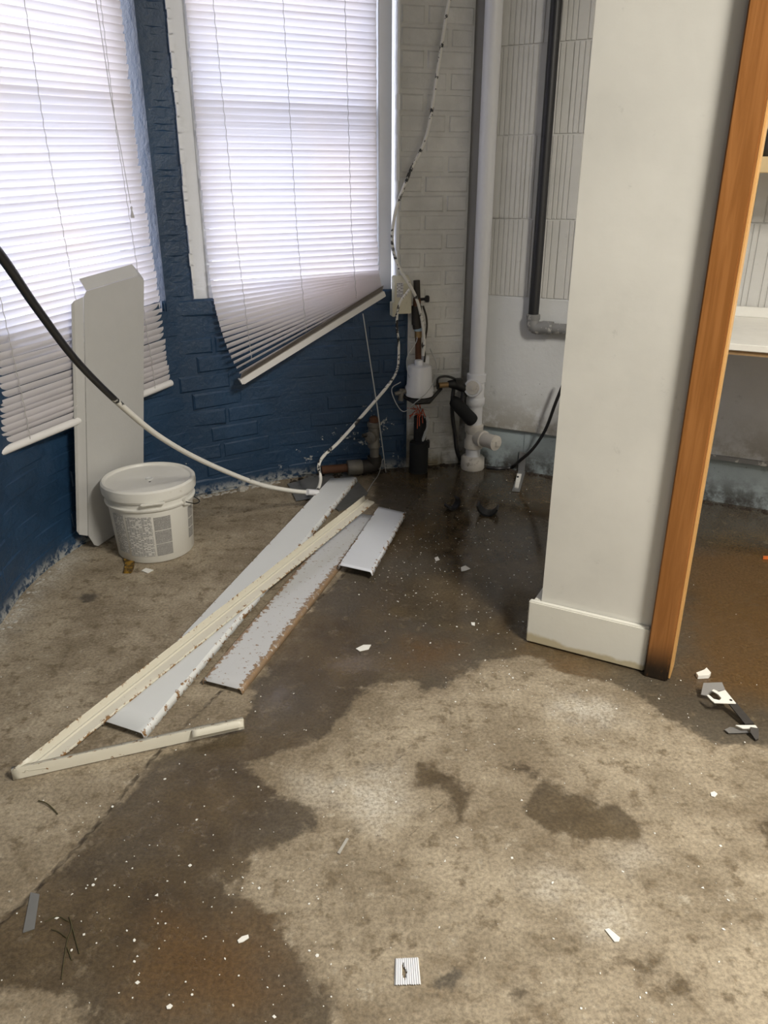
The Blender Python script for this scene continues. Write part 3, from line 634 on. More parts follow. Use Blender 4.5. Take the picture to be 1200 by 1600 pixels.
strip('metal_strip', (q(529,882,.032), q(579,894,.030), q(632,801,.030), q(591,791,.032)), .014, M_PANELC, 'short glossy white metal strip nearest the dark pipes', (.031, .031))
# bent cream channel: long leg and short leg meeting at a mitred corner
ch = thing('metal_channel', F(22, 1215), 'rust-edged cream metal channel bent into a V on the floor', 'metal channel')
def sweep(name, p0, p1, prof, mat, parent, z0, z1, edges, k=30, mitre=0.0):
    d = (p1-p0); d.z = 0; d.normalize(); nn = Vector((d.y, -d.x, 0)); mb = MB(); ev = []; m = len(prof)
    for i in range(k+1):
        t = i/k; p = p0.lerp(p1, t); p.z = z0+(z1-z0)*t
        for (x, zz), e_ in zip(prof, edges): mb.v.append(tuple(p+d*(mitre*x*max(0, 1-i/3))+nn*(x+random.uniform(-.0006, .0006)*(e_ > .5))+Vector((0, 0, zz+random.uniform(-.0006, .0006)*(e_ > .5))))); ev.append(e_)
    for i in range(k):
        for j in range(m-1): a = i*m+j; mb.f.append((a, a+1, a+m+1, a+m))
    o = obj(name, mb, mat, parent); at = o.data.attributes.new('edge', 'FLOAT', 'POINT'); at.data.foreach_set('value', ev)
    sd = o.modifiers.new('thickness', 'SOLIDIFY'); sd.thickness = .0014; sd.offset = 0; return o
cA = F(24, 1202, .028); cB = F(569, 776, .10)
sweep('long_leg', cA, cB, [(-.004, .0), (.0, .006), (.003, -.008), (.011, -.011), (.0125, -.006), (.0155, -.005), (.017, -.009), (.040, -.011), (.043, -.015)], M_CREAM, ch, .026, .098, [1.0, 1.0, .1, .1, .2, .1, .2, .9, 1.2], 30, 1.0)
eA = F(21, 1219, 0); eB = F(382, 1141, 0)
sweep('short_leg', eA, eB, [(-.012, .024), (-.003, .026), (.0, .0275), (.001, .024), (.002, .002), (-.004, .0008)], M_CREAM, ch, .0005, .004, [.6, .9, 1.0, .1, .5, .8])
sweep('short_leg_lip', F(300, 1142, .03), F(379, 1127, .03), [(-.004, .0), (.004, .006), (.016, -.003)], M_CREAM, ch, .027, .030, [.9, .6, .2], 10)

# ------------------------------------------------------------------ film sheets behind the strips
def crumple(name, px, z, mat, label, cat, amp=.01, seed=1):
    pts = [F(x, y, 0) for x, y in px]; rnd = random.Random(seed); c = sum(pts, Vector())/len(pts); bm = bmesh.new()
    vs = [bm.verts.new(p) for p in pts]; f = bm.faces.new(vs); bmesh.ops.triangulate(bm, faces=[f]); bmesh.ops.subdivide_edges(bm, edges=list(bm.edges), cuts=4, use_grid_fill=True)
    for v in bm.verts: v.co.z = z+amp*(.5+.5*math.sin(v.co.x*31+seed)*math.cos(v.co.y*23+seed*2))+rnd.uniform(0, amp*.2)
    me = bpy.data.meshes.new(name); bm.to_mesh(me); bm.free(); me.materials.append(mat); me.update()
    o = bpy.data.objects.new(name, me); COLL.objects.link(o); sd = o.modifiers.new('thickness', 'SOLIDIFY'); sd.thickness = .0012; sd.offset = 1
    return tag(o, label, cat)
crumple('plastic_sheet', [(449,757),(476,750),(482,741),(520,740),(522,748),(500,780),(463,785)], .002, M_PLASTICCLEAR, 'grey torn plastic sheet left of the long strip by the blue wall', 'sheet', .008, 1)
crumple('plastic_sheet', [(533,743),(543,737),(556,750),(575,772),(560,790),(530,800),(515,790)], .002, M_PLASTICCLEAR, 'grey torn plastic sheet lying under the raised strip ends', 'sheet', .006, 3)

# ------------------------------------------------------------------ cables
c1 = [ray(-60, 330)*1.06+Vector((0,0,CAMH)), ray(0, 398)*1.20+Vector((0,0,CAMH)), ray(60, 485)*1.42+Vector((0,0,CAMH)), ray(125, 570)*1.68+Vector((0,0,CAMH)), ray(200, 643)*1.98+Vector((0,0,CAMH)), ray(255, 686)*2.20+Vector((0,0,CAMH)), ray(320, 722)*2.45+Vector((0,0,CAMH)), ray(400, 755)*2.72+Vector((0,0,CAMH)), ray(450, 766)*2.86+Vector((0,0,CAMH)), ray(490, 770)*2.93+Vector((0,0,CAMH))]
cab = thing('drooping_cable', F(490, 772), 'thick cable drooping across from the left, black turning white, to the floor', 'cable')
obj('sheath', MB().tube(catmull(c1, 8), .0082, 10), M_CABLE1, cab)
pe = c1[-1]; c2 = [pe, ray(497, 764)*2.95+Vector((0,0,CAMH)), ray(501, 748)*3.0+Vector((0,0,CAMH)), ray(498, 728)*3.0+Vector((0,0,CAMH)), ray(506, 712)*3.0+Vector((0,0,CAMH)), ray(530, 690)*3.02+Vector((0,0,CAMH)), ray(570, 645)*3.04+Vector((0,0,CAMH)), ray(608, 600)*3.05+Vector((0,0,CAMH)), W(621, 575, PR, .10), W(623, 540, PR, .085), W(620, 505, PR, .085), W(624, 475, PR, .09), W(640, 452, PR, .09)]
obj('kinked_tail', MB().tube(catmull(c2, 8), [.0064]*57+[.0050]*40, 8), M_CABLE2, cab)
obj('splice_sleeve', MB().tube([ray(480, 769)*2.9+Vector((0,0,CAMH)), ray(496, 770)*2.935+Vector((0,0,CAMH))], [.0125, .0125], 10), M_PVC, cab)
c3 = [W(712, -40, PR, .02), W(700, 10, PR, .02), W(684, 110, PR, .018), W(667, 210, PR, .018), W(640, 270, PR, .02), W(618, 330, PR, .03), W(613, 380, PR, .045), W(622, 415, PR, .075), W(640, 445, PR, .092), W(652, 470, PR, .085), W(660, 505, PR, .07), W(663, 535, PR, .07), W(661, 556, PR, .07)]
tag(obj('wall_cable', MB().tube(catmull(c3, 8), .0062, 8), M_CABLE2), 'paint-flaked thin cable running down the white brick to the beige box', 'cable')
def wire(label, pts, r=.002, mat=M_THINWIRE): return tag(obj('thin_wire', MB().tube(catmull(pts, 6), r, 6), mat), label, 'wire', 'thin loose wires')
wire('thin grey wire looping below the white canister', [W(626, 597, PR, .07), W(612, 608, PR, .08), W(620, 632, PR, .10), W(632, 643, PR, .10), W(650, 628, PR, .14), W(668, 612, PR, .15), W(680, 590, PR, .10), W(682, 570, PR, .07), W(672, 545, PR, .03)])
wire('thin white wire curving from the rusty riser to the canister side', [W(652, 522, PR, .05), W(650, 535, PR, .06), W(637, 556, PR, .09), W(636, 575, PR, .10), W(640, 590, PR, .155)])
wire('thin wire trailing over the floor from the blue wall corner', [F(598, 717, .05), F(592, 740, .01), F(582, 755, .004), F(574, 768, .003)], .0016)
wire('thin wire curling along the floor beside the grimy valve', [F(600, 716, .06), F(590, 728, .03), F(570, 738, .012), F(548, 740, .01)], .0016)
wand = tag(obj('tilt_wand', MB().tube([W(567, 490, WM, .05), W(590, 640, WM, .09), F(603, 738, .003)], [.0022, .003, .0022], 6), M_THINWIRE), 'slim clear wand leaning from the crooked blind down to the floor', 'wand')

# ------------------------------------------------------------------ wall equipment on the pier
zb = lambda x, y, off: W(x, y, PR, off)
dP, nP = pdir(PR); UP = Vector((0, 0, 1))
bx = thing('electrical_box', zb(630, 490, .004), 'beige metal box with a grey sticker beside the window corner', 'electrical box')
a0, a1 = zb(617, 432, .06), zb(643, 490, .06); wbx = (a1-a0).dot(dP); zt, zbm = a0.z, a1.z; cx = (a0+a1)/2
mb = MB(); base = cx-nP*.055; hw = wbx/2
mb.quadbox([base-dP*hw+nP*.055+UP*(zbm-base.z), base+dP*hw+nP*.055+UP*(zbm-base.z), base+dP*hw+UP*(zbm-base.z), base-dP*hw+UP*(zbm-base.z), base-dP*hw+nP*.055+UP*(zt-.03-base.z), base+dP*hw+nP*.055+UP*(zt-.03-base.z), base+dP*hw+UP*(zt-base.z), base-dP*hw+UP*(zt-base.z)])
obj('case', mb, M_BEIGE, bx, True, .003)
obj('bracket', MB().box(cx-dP*(hw+.004)-nP*.02-UP*.055, (.012, .05, .055), dP), M_BEIGE, bx, True, .002)
st = obj('sticker', MB().box(cx-dP*.014+nP*.0012+UP*.020, (.026, .002, .055), dP), M_STICKER, bx); uvl = st.data.uv_layers.new(name='UVMap')
for l in st.data.loops:
    v = st.data.vertices[l.vertex_index].co-(cx-dP*.014+UP*.02); uvl.data[l.index].uv = (v.dot(dP)/.026+.5, v.z/.055+.5)
obj('knockout', MB().lathe([(.006, 0), (.006, .002), (.004, .0025)], cx+dP*.018-UP*.03, nP, 14), M_BEIGE, bx)
rp = thing('riser_pipe', zb(651, 560, .04), 'rusty iron riser pipe with dark couplings above the white canister', 'pipe')
def vp(nm, x0, y0, x1, y1, r, mat, off=.042, par=rp, n_=14): return obj(nm, MB().tube([zb(x0, y0, off), zb(x1, y1, off)], r, n_), mat, par)
vp('upper_stub', 651, 438, 652, 470, .0135, M_DARKIRON); vp('coupling', 651, 478, 651, 507, .021, M_DARKIRON); vp('neck', 652, 466, 651, 480, .016, M_RUST)
vp('reducer', 651, 507, 652, 513, .018, M_DARKIRON); vp('tape_band', 653, 512, 653, 517, .0165, M_BLUETAPE); vp('union', 653.5, 517, 653.5, 527, .0150, M_BRASS); vp('lower_pipe', 653.5, 526, 653.5, 562, .0125, M_RUST)
obj('valve_stem', MB().tube([zb(655, 468, .045), zb(666, 467, .06)], .006, 8), M_BLACK, rp); obj('valve_knob', MB().lathe([(.010, 0), (.014, .004), (.014, .014), (.010, .018)], zb(664, 467, .055), dP+nP*.4, 8), M_BLACK, rp)
obj('side_tube', MB().tube(catmull([zb(661, 478, .05), zb(666, 495, .05), zb(667, 512, .05), zb(664, 530, .05), zb(660, 540, .05), zb(664, 552, .05), zb(663, 566, .06)], 5), .0042, 7), M_DARKIRON, rp)
cn = zb(655, 612, .075); can = thing('water_canister', cn, 'white plastic canister with round cap hung in a black bracket', 'canister')
zc0 = zb(655, 617, .075).z; zc1 = zb(655, 571, .075).z; cn = Vector((cn.x, cn.y, 0))
obj('body', MB().lathe([(.050, zc0-.004), (.058, zc0), (.060, zc0+.035), (.053, zc0+.045), (.050, zc1-.006), (.046, zc1), (.02, zc1+.003)], cn, n=32), M_PVC, can)
obj('cap', MB().lathe([(.017, zc1), (.018, zc1+.016), (.015, zc1+.023), (.004, zc1+.025)], cn-dP*.004, n=20), M_PVC, can)
obj('rear_tab', MB().box(cn+dP*.034-nP*.035+UP*(zc1+.006), (.03, .014, .05), dP), M_PVC, can, True, .002)
obj('bracket', MB().tube([cn-dP*.064+UP*(zc0-.004), cn-dP*.03+nP*.05+UP*(zc0-.02), cn+dP*.03+nP*.05+UP*(zc0-.02), cn+dP*.095+UP*(zc0+.022)], .008, 8).lathe([(.056, zc0-.016), (.062, zc0-.012), (.062, zc0-.004)], cn, n=24), M_BLACK, can)
obj('fitting', MB().tube([cn-dP*.058+UP*(zc0+.02), cn-dP*.105+UP*(zc0+.010)], [.012, .008], 8).tube([cn-dP*.075+UP*(zc0+.03), cn-dP*.08+UP*(zc0-.02)], .011, 8), M_GALV, can)
sb = F(655, 737); sb = Vector((.151, 3.178, 0)); stp = thing('black_standpipe', sb, 'black standpipe rising from the floor below the white canister', 'standpipe')
obj('lower_sleeve', MB().lathe([(.040, 0), (.041, .004), (.041, .135), (.037, .138)], sb, n=20), M_RUBBER, stp); obj('inner_pipe', MB().lathe([(.027, .13), (.027, .245), (.022, .25)], sb+Vector((.004, .012, 0)), n=16), M_RUBBER, stp)
obj('clamp_tab', MB().box(sb+Vector((.040, 0, .128)), (.012, .03, .03)), M_BLACK, stp, True, .002)
fr = MB(); frw = MB(); rnd = random.Random(5)
for i in range(34):
    a = rnd.uniform(0, 6.28); p = sb+Vector((.004, .012, .245)); d = Vector((math.cos(a)*.028-.012, math.sin(a)*.026-.02, rnd.uniform(-.01, .035)))
    (fr if i < 20 else frw).tube(catmull([p, p+d*.6+Vector((0, 0, .02)), p+d*1.2+Vector((rnd.uniform(-.01,.01), 0, rnd.uniform(-.03, .03)))], 3), .0016, 4)
obj('orange_strands', fr, M_ORANGE, stp); obj('pale_strands', frw, M_THINWIRE, stp)
obj('torn_wrap', MB().tube(catmull([sb+Vector((.03, -.02, .255)), sb+Vector((.036, -.026, .225)), sb+Vector((.026, -.034, .19)), sb+Vector((.014, -.035, .15))], 4), [.007]*4+[.005]*4+[.007]*4+[.003], 5), M_THINWIRE, stp)
# galvanised drain valve at the wall foot
vb = F(585, 735); vb = Vector((-.045, 3.135, 0)); dv_ = thing('drain_valve', vb, 'grimy galvanised valve on a floor pipe against the blue wall', 'valve')
obj('elbow', MB().tube(catmull([vb+Vector((-.06, -.012, .04)), vb+Vector((-.02, -.004, .042)), vb+Vector((.002, 0, .05)), vb+Vector((.004, 0, .085))], 4), .030, 14), M_DARKIRON, dv_)
obj('riser', MB().lathe([(.020, .08), (.020, .13)], vb+Vector((.004, 0, 0)), n=14), M_GALV, dv_)
obj('tee_body', MB().lathe([(.024, .125), (.027, .128), (.027, .14), (.024, .145), (.024, .215), (.029, .22), (.029, .235), (.022, .238)], vb+Vector((.002, 0, 0)), n=18), M_GALV, dv_)
ax = Vector((-.45, -.89, 0)); obj('plug', MB().lathe([(.020, .015), (.026, .02), (.026, .036), (.018, .038), (.010, .040), (.010, .048)], vb+Vector((.002, 0, .178)), ax, 16), M_GALV, dv_)
obj('spigot', MB().tube([vb+Vector((0, -.005, .185)), vb+Vector((-.045, -.03, .188))], [.014, .008], 8), M_DARKIRON, dv_); obj('top_cap', MB().lathe([(.020, .236), (.020, .255), (.012, .262)], vb+Vector((.002, 0, 0)), n=8), M_RUST, dv_)
obj('coupling', MB().lathe([(.030, 0), (.033, .004), (.033, .06), (.030, .064)], vb+Vector((-.05, -.012, .042)), Vector((-.97, -.22, 0)), 18), M_GALV, dv_)
obj('floor_pipe', MB().tube([vb+Vector((-.09, -.02, .042)), vb+Vector((-.22, -.052, .042))], .018, 12), M_RUST, dv_)
# black hose bib and rubber sleeve on the pier
hb = thing('hose_valve', zb(706, 604, .09), 'black valve with hanging rubber sleeve between canister and white drain pipe', 'valve')
obj('frame_loop', MB().tube(catmull([zb(684, 608, .09), zb(684, 592, .09), zb(696, 588, .09), zb(710, 592, .09), zb(714, 600, .09)], 5), .005, 7), M_BLACK, hb)
obj('arm', MB().tube([cn+dP*.095+UP*(zc0+.022), zb(686, 604, .09), zb(690, 600, .09)], .007, 7), M_BLACK, hb)
obj('brass_neck', MB().tube([zb(686, 602, .09), zb(706, 601, .09)], .0115, 10), M_BRASS, hb)
obj('body', MB().tube([zb(700, 600, .09), zb(714, 600, .09), zb(726, 607, .09), zb(733, 613, .09)], [.014, .024, .020, .013], 10).box(zb(716, 596, .095), (.03, .035, .022), dP), M_BLACK, hb)
obj('rubber_sleeve', MB().tube(catmull([zb(704, 626, .10), zb(711, 629, .105), zb(722, 640, .11), zb(731, 650, .11), zb(738, 657, .11), zb(741, 660, .11)], 3), [.014,.022,.025,.027,.028,.028,.028,.028,.028,.0285,.029,.029,.028,.025,.019,.009], 14), M_RUBBER, hb)
obj('sleeve_stem', MB().tube([zb(724, 606, .09), zb(722, 634, .105)], .010, 8), M_BLACK, hb)
obj('hose', MB().tube(catmull([zb(709, 605, .085), zb(707, 625, .08), zb(707, 650, .075), zb(711, 680, .07), zb(714, 705, .07), F(722, 722, .02), F(736, 734, .008)], 5), .0085, 8), M_BLACK, hb)

# ------------------------------------------------------------------ white drain stack and vent pipe
pb = Vector((.392, 3.225, 0)); zp = lambda y: (lambda r: CAMH+r.z*(pb.y/r.y))(ray(740, y))
stack = thing('drain_pipe', pb, 'white plastic drain stack in the corner with a branch cleanout', 'pipe')
obj('upper_pipe', MB().lathe([(.0325, zp(592)), (.0325, CEIL)], pb, n=28), M_PVC, stack)
obj('wye_fitting', MB().lathe([(.034, zp(596)-.004), (.040, zp(596)), (.041, zp(584)), (.036, zp(583))][::1], pb, n=28).lathe([(.034, zp(634)), (.0355, zp(632)), (.0355, zp(598)), (.034, zp(597))], pb, n=28).lathe([(.038, zp(632)), (.040, zp(631)), (.040, zp(622)), (.036, zp(620))], pb, n=28), M_PVC, stack)
ca = Vector((-.35, -.90, .22)).normalized(); cc_ = pb+Vector((0, 0, zp(606)))
obj('cleanout_branch', MB().lathe([(.033, .0), (.033, .045), (.037, .047), (.037, .06), (.030, .061)], cc_, ca, 24), M_PVC, stack); obj('cleanout_plug', MB().lathe([(.030, .055), (.028, .066), (.012, .067)], cc_, ca, 24).box(cc_+ca*.070, (.016, .012, .016), ca), M_PVCOLD, stack)
obj('lower_pipe', MB().lathe([(.0325, .03), (.0325, zp(630))], pb+Vector((0, 0, 0)), n=24), M_PVC, stack)
obj('tee_fitting', MB().lathe([(.034, zp(700)), (.040, zp(699)), (.041, zp(688)), (.035, zp(685)), (.035, zp(676)), (.040, zp(674)), (.041, zp(664)), (.035, zp(662))], pb, n=24), M_PVCOLD, stack)
dB2 = (dB*.90+nB*.42).normalized(); zs_ = zp(681)
obj('side_stub', MB().lathe([(.030, .02), (.037, .045), (.037, .062), (.031, .064), (.031, .125)], pb+Vector((0, 0, zs_)), dB2, 22), M_PVCOLD, stack); obj('stub_cap', MB().lathe([(.033, .120), (.033, .135), (.022, .139)], pb+Vector((0, 0, zs_)), dB2, 22).box(pb+Vector((0, 0, zs_))+dB2*.142, (.012, .02, .02), dB2), M_PVCOLD, stack)
obj('floor_hub', MB().lathe([(.050, 0), (.053, .006), (.052, .05), (.045, .058), (.036, .06)], pb, n=24), M_PVCOLD, stack)
vpt = thing('vent_pipe', W(832, 520, WB, .05), 'black vertical pipe ending in a grey elbow on the tiled back wall', 'pipe')
e0 = W(833, 498, WB, .055); obj('black_pipe', MB().tube([e0, Vector((e0.x, e0.y, CEIL))], .0205, 18), M_BLACK, vpt)
e1 = W(836, 511, WB, .055); e2 = W(852, 512, WB, .055); obj('elbow', MB().tube(catmull([e0+UP*.012, e0-UP*.010, e1-UP*.002, e2], 4), .0255, 16).lathe([(.026, 0), (.0275, .004), (.0275, .02), (.024, .022)], e0-UP*.004, UP, 18), M_GREYPIPE, vpt)
e3 = e2+dB*.35; obj('side_pipe', MB().tube([e2-dB*.01, e3], .0205, 16), M_GREYPIPE, vpt)
obj('coupling', MB().tube([e2-dB*.012, e2+dB*.03], .026, 16), M_GREYPIPE, vpt)
tag(obj('floor_cable', MB().tube(catmull([W(884, 590, WB, .11), W(868, 630, WB, .11), W(852, 672, WB, .10), W(832, 702, WB, .09), W(812, 720, WB, .06), F(800, 730, .010), F(780, 732, .008), F(760, 730, .008)], 6), .0068, 8), M_BLACK), 'black cable curving down behind the cream wall end to the wet floor', 'cable')
br = thing('metal_bracket', F(806, 768), 'small pale metal bracket foot standing at the back wall', 'bracket')
obj('foot', MB().prism([F(800, 768, .002), F(812, 769, .002), F(821, 738, .002), F(810, 736, .002)], (0, 0, .005)), M_STEEL, br); obj('upright', MB().box(F(815, 738)+Vector((0, .01, .045)), (.030, .006, .09), dB), M_STEEL, br, True, .001)
obj('bolt_plate', MB().prism([F(804, 762, .008), F(810, 763, .008), F(815, 742, .02), F(808, 741, .02)], (0, 0, .004)), M_CHIP, br); obj('bolt', MB().lathe([(.004, 0), (.004, .006)], F(809, 746, .02), n=8), M_BLACK, br)
slab('wall_strap', WB, W(822, 700, WB).x*0+(W(824, 690, WB)-P(WB, 0, 0, 0)).xy.length-.012, (W(824, 690, WB)-P(WB, 0, 0, 0)).xy.length+.012, .0, .004, .03, .18, M_LOWBASE, wb)
# black clips on the floor
def clip(label, c, rz, r, a0, a1, wd):
    t = MB(); k = 12; ax_ = Vector((math.cos(rz), math.sin(rz), 0)); side = Vector((-ax_.y, ax_.x, 0)); o_ = []; i_ = []
    for i in range(k+1):
        a = a0+(a1-a0)*i/k; o_.append((math.cos(a)*r, math.sin(a)*r+r)); i_.append((math.cos(a)*(r-.007), math.sin(a)*(r-.007)+r))
    poly = o_+i_[::-1]; t.prism([c+ax_*x+UP*z-side*(wd/2) for x, z in poly], side*wd)
    return tag(obj('pipe_clip', t, M_BLACK), label, 'clip', 'black clips on the wet floor')
clip('small black C-shaped clip on the wet floor, the left one', F(706, 796, 0), .5, .030, math.radians(195), math.radians(400), .030)
clip('black half-round clip on the wet floor, nearer the cream wall end', F(762, 803, 0), -.25, .042, math.radians(185), math.radians(345), .055)

# ------------------------------------------------------------------ metal hanger right of the post
hg = thing('metal_hanger', F(1145, 1130), 'bent steel hanger bracket with a white forked plate on the wet floor', 'bracket')
def plate(nm, px, z, mat, th=.002):
    return obj(nm, MB().prism([F(x, y, zz) for (x, y), zz in zip(px, z if isinstance(z, (list, tuple)) else [z]*len(px))], (0, 0, th)), mat, hg)
plate('upright_plate', [(1095,1086),(1099,1068),(1128,1067),(1133,1079),(1112,1082),(1106,1088)], [.012,.030,.030,.028,.02,.012], M_STEEL)
plate('fork_plate', [(1133,1079),(1150,1100),(1116,1099),(1110,1094),(1104,1087),(1108,1087),(1115,1093),(1124,1095),(1127,1092),(1122,1086),(1112,1080),(1115,1078),(1123,1082)], .030, M_CHIP)
obj('hole', MB().lathe([(.0035, 0), (.0035, .0006)], F(1142, 1094, .0321), n=10), M_BLACK, hg)
plate('arm', [(1138,1100),(1150,1099),(1178,1132),(1164,1133)], [.026,.026,.008,.008], M_DARKIRON, .003)
plate('fold', [(1149,1134),(1180,1134),(1184,1139),(1160,1139)], .014, M_CHIP)
plate('foot_plate', [(1132,1141),(1140,1137),(1176,1140),(1174,1145),(1138,1146)], .004, M_STEEL); plate('hook_end', [(1172,1138),(1185,1140),(1185,1156),(1180,1158),(1172,1146)], [.015,.015,.002,.002,.010], M_DARKIRON, .004)

# ------------------------------------------------------------------ scraps and chips on the floor
def scrap(name, px, mat, label, cat, z=.0012, th=.0015, group=None):
    o = obj(name, MB().prism([F(x, y, z) for x, y in px], (0, 0, th)), mat); return tag(o, label, cat, group)
G = 'paint chips on the floor'
scrap('paint_chip', [(556,1014),(568,1008),(580,1008),(576,1015),(562,1018)], M_CHIP, 'pointed white paint chip on the dark wet patch below the strips', 'paint chip', group=G)
scrap('paint_chip', [(720,887),(727,884),(735,889),(727,892),(721,893)], M_CHIP, 'four-cornered white chip on the dark shaded floor', 'paint chip', group=G)
scrap('paint_chip', [(371,1470),(378,1464),(388,1461),(389,1466),(380,1472),(373,1474)], M_CHIP, 'white paint chip on the brown stain at lower left', 'paint chip', group=G)
scrap('paint_chip', [(945,1453),(951,1451),(969,1466),(967,1472),(960,1472)], M_CHIP, 'oblong white paint chip on the pale floor at lower right', 'paint chip', group=G)
scrap('paint_chip', [(260,1573),(266,1569),(270,1572),(266,1577),(261,1577)], M_CHIP, 'small white paint chip near the bottom left of the brown stain', 'paint chip', group=G)
scrap('paint_chip', [(679,872),(684,870),(687,875),(681,877)], M_CHIP, 'tiny white chip on the dark floor right of the short strip', 'paint chip', group=G)
scrap('paint_chip', [(736,973),(742,973),(742,978),(737,977)], M_CHIP, 'tiny white chip left of the baseboard corner', 'paint chip', group=G)
scrap('paint_chip', [(1110,1239),(1116,1237),(1121,1241),(1117,1246),(1111,1244)], M_CHIP, 'small round white paint chip on the pale floor at right', 'paint chip', group=G)
scrap('plaster_chunk', [(1087,1056),(1100,1051),(1103,1048),(1110,1056),(1107,1060),(1090,1061)], M_CHIP, 'lumpy white plaster chunk behind the steel hanger', 'plaster chunk', th=.010)
scrap('paper_tag', [(221,892),(228,888),(240,891),(231,896)], M_CHIP, 'small square white paper tag in front of the pail', 'tag')
scrap('yellow_scrap', [(193,874),(205,872),(211,877),(209,889),(205,896),(193,896),(196,884)], M_YELLOW, 'crumpled yellow scrap in front of the pail', 'scrap', th=.006)
scrap('orange_stick', [(1192,871),(1230,872),(1230,875),(1192,874)], M_ORANGETIP, 'orange plastic stick on the wet floor right of the post', 'stick', th=.006)
scrap('plastic_strip', [(48,1395),(62,1398),(54,1452),(36,1458)], M_PLASTICCLEAR, 'thin clear plastic strip on the wet floor at lower left', 'strip', th=.0015)
scrap('plaster_sliver', [(527,1333),(541,1310),(545,1311),(531,1335)], M_DIRT, 'thin pale sliver on the floor below the pale splash', 'sliver')
# corrugated scrap with a torn hole
mb = MB(); k = 22; pts = [(618,1500),(653,1500),(657,1540),(617,1541)]; c4 = [F(x, y) for x, y in pts]; cols = []
def cp(u, v): return c4[0].lerp(c4[1], u).lerp(c4[3].lerp(c4[2], u), v)
bm = bmesh.new(); grid = {}
for i in range(k+1):
    for j in range(13):
        u, v = i/k, j/12; p = cp(u, v+random.uniform(-.012, .012)*(j in (0, 12))); p.z = .0015+.0022*(i % 2)+.003*u*(1-v); grid[i, j] = bm.verts.new(p)
for i in range(k):
    for j in range(12):
        u, v = (i+.5)/k, (j+.5)/12; du = (u-.36-.10*(v-.5))/.115; dvv = (v-.52)/.34
        if abs(du)*(1.2 if v < .5 else 1)+abs(dvv)**1.6 < 1: continue
        bm.faces.new((grid[i, j], grid[i+1, j], grid[i+1, j+1], grid[i, j+1]))
for v in [v for v in bm.verts if not v.link_faces]: bm.verts.remove(v)
me = bpy.data.meshes.new('corrugated_scrap'); bm.to_mesh(me); bm.free(); me.materials.append(M_FOIL)
o = bpy.data.objects.new('corrugated_scrap', me); COLL.objects.link(o); sd = o.modifiers.new('thickness', 'SOLIDIFY'); sd.thickness = .0008
tag(o, 'silvery white corrugated scrap with a torn hole, nearest the viewer', 'scrap')
# roots
rt = MB()
for pts in ([(108,1432),(112,1450),(105,1470),(100,1500),(96,1530)], [(112,1445),(118,1468),(124,1490)], [(104,1465),(92,1456),(80,1452)], [(108,1440),(90,1432),(70,1440)], [(105,1480),(112,1500)]):
    rt.tube(catmull([F(x, y, .002) for x, y in pts], 5), .0010, 5)
tag(obj('root_tuft', rt, M_TWIG), 'dark stringy root tuft on the wet floor at lower left', 'roots')
tag(obj('twig', MB().tube(catmull([F(60, 1251, .003), F(72, 1255, .005), F(82, 1263, .003), F(90, 1272, .002)], 4), .0013, 5), M_TWIG), 'thin brown twig below the short channel leg', 'twig')
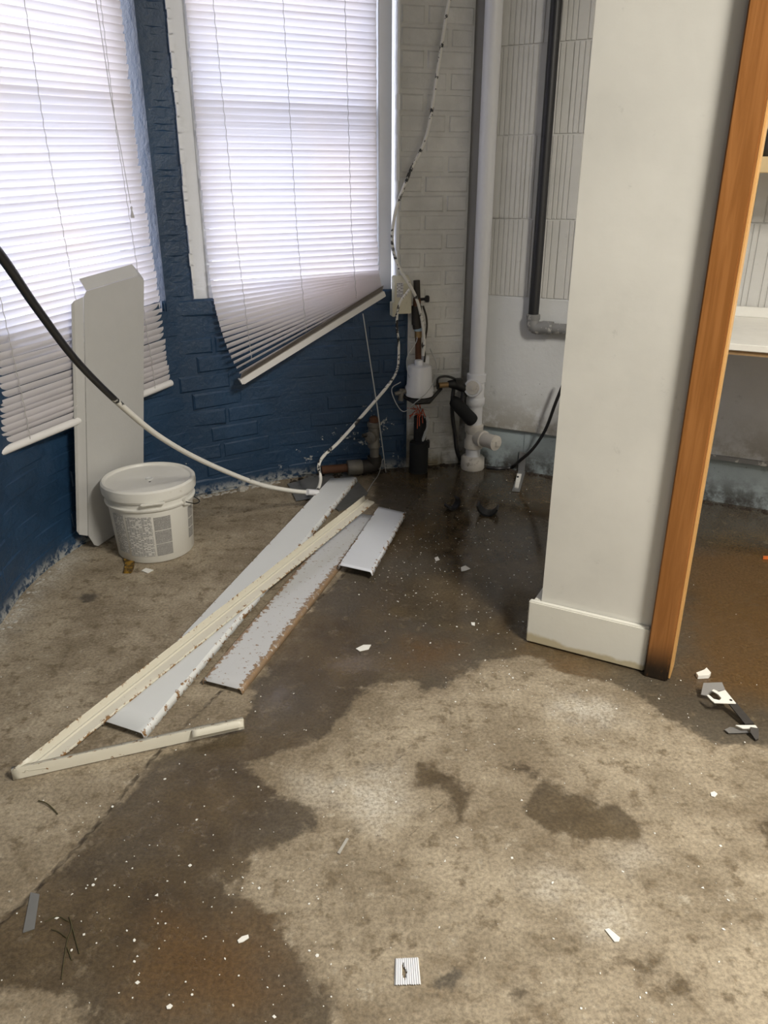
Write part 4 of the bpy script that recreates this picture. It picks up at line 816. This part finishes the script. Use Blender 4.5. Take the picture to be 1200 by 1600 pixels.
# tiny flakes nobody could count
rnd = random.Random(3); mb = MB()
def flake(c, r):
    k = rnd.randint(3, 5); a0 = rnd.uniform(0, 6.28); st_ = rnd.uniform(.4, 1); th = rnd.uniform(0, 3.14); poly = []
    for i in range(k):
        a = a0+6.28*i/k; x, y = math.cos(a)*r, math.sin(a)*r*st_; poly.append(Vector((c.x+x*math.cos(th)-y*math.sin(th), c.y+x*math.sin(th)+y*math.cos(th), .0006)))
    mb.prism(poly, (0, 0, .0010))
def blocked(x, y): return (x > 830 and y < 1060 and x < 1060) or (x < 240 and y < 900) or (y < 745)
cnt = 0
while cnt < 760:
    t = rnd.random()
    if t < .45: x, y = rnd.gauss(700, 110), rnd.gauss(850, 80)
    elif t < .6: x, y = rnd.gauss(900, 130), rnd.gauss(1060, 40)
    elif t < .75: x, y = rnd.gauss(300, 170), rnd.gauss(1430, 110)
    else: x, y = rnd.uniform(0, 1200), rnd.uniform(900, 1600)
    if not (0 < x < 1230 and 745 < y < 1600) or blocked(x, y): continue
    if x < 560 and y < 1050 and rnd.random() < .85: continue
    flake(F(x, y), min(.0042, .0009+rnd.expovariate(1/.0008))); cnt += 1
o = obj('paint_flakes', mb, M_CHIP, None, False); o['kind'] = 'stuff'; tag(o, 'tiny white paint flakes scattered over the concrete floor', 'flakes')
mb = MB()
def lump(c, r, sq=.6):
    k = 7; vs = []
    b = len(mb.v)
    for zz, rr_ in ((0, 1), (.5, .85), (.9, .4)):
        for i in range(k): a = 6.28*i/k; q_ = r*rr_*rnd.uniform(.7, 1.15); mb.v.append((c.x+math.cos(a)*q_, c.y+math.sin(a)*q_, r*zz*sq))
    for rr_ in range(2):
        for i in range(k): j = (i+1) % k; mb.f.append((b+rr_*k+i, b+rr_*k+j, b+rr_*k+k+j, b+rr_*k+k+i))
    mb.f.append(tuple(b+2*k+i for i in range(k)))
for i in range(70):
    s = rnd.uniform(s_of(-.78, 2.85), s_of(-.45, 3.07)); p, d, nn = cw(s); lump(p+nn*rnd.uniform(.004, .03), rnd.uniform(.003, .011))
for i in range(40):
    s = rnd.uniform(s_of(-1.083, 1.87), s_of(-1.05, 2.3)); p, d, nn = cw(s); lump(p+nn*rnd.uniform(.004, .035), rnd.uniform(.002, .008), .4)
lump(F(378, 766), .022, .9)
o = obj('plaster_crumbs', mb, M_DIRT, None, False); o['kind'] = 'stuff'; tag(o, 'crumbled pale plaster along the foot of the blue wall', 'debris')
mb = MB()
for i in range(90):
    s = rnd.uniform(s_of(-.42, 3.08), S_END); p, d, nn = cw(s); lump(p+nn*rnd.uniform(.004, .05), rnd.uniform(.004, .016), .7)
for i in range(40): lump(P(WB, rnd.uniform(.05, .45), rnd.uniform(.015, .035), 0), rnd.uniform(.004, .013), .7)
for i in range(60): lump(P(WB, rnd.uniform(.95, 1.5), rnd.uniform(.014, .04), 0), rnd.uniform(.004, .012), .6)
o = obj('wet_dirt', mb, M_SOIL, None, False); o['kind'] = 'stuff'; tag(o, 'dark wet dirt along the foot of the back walls', 'debris')
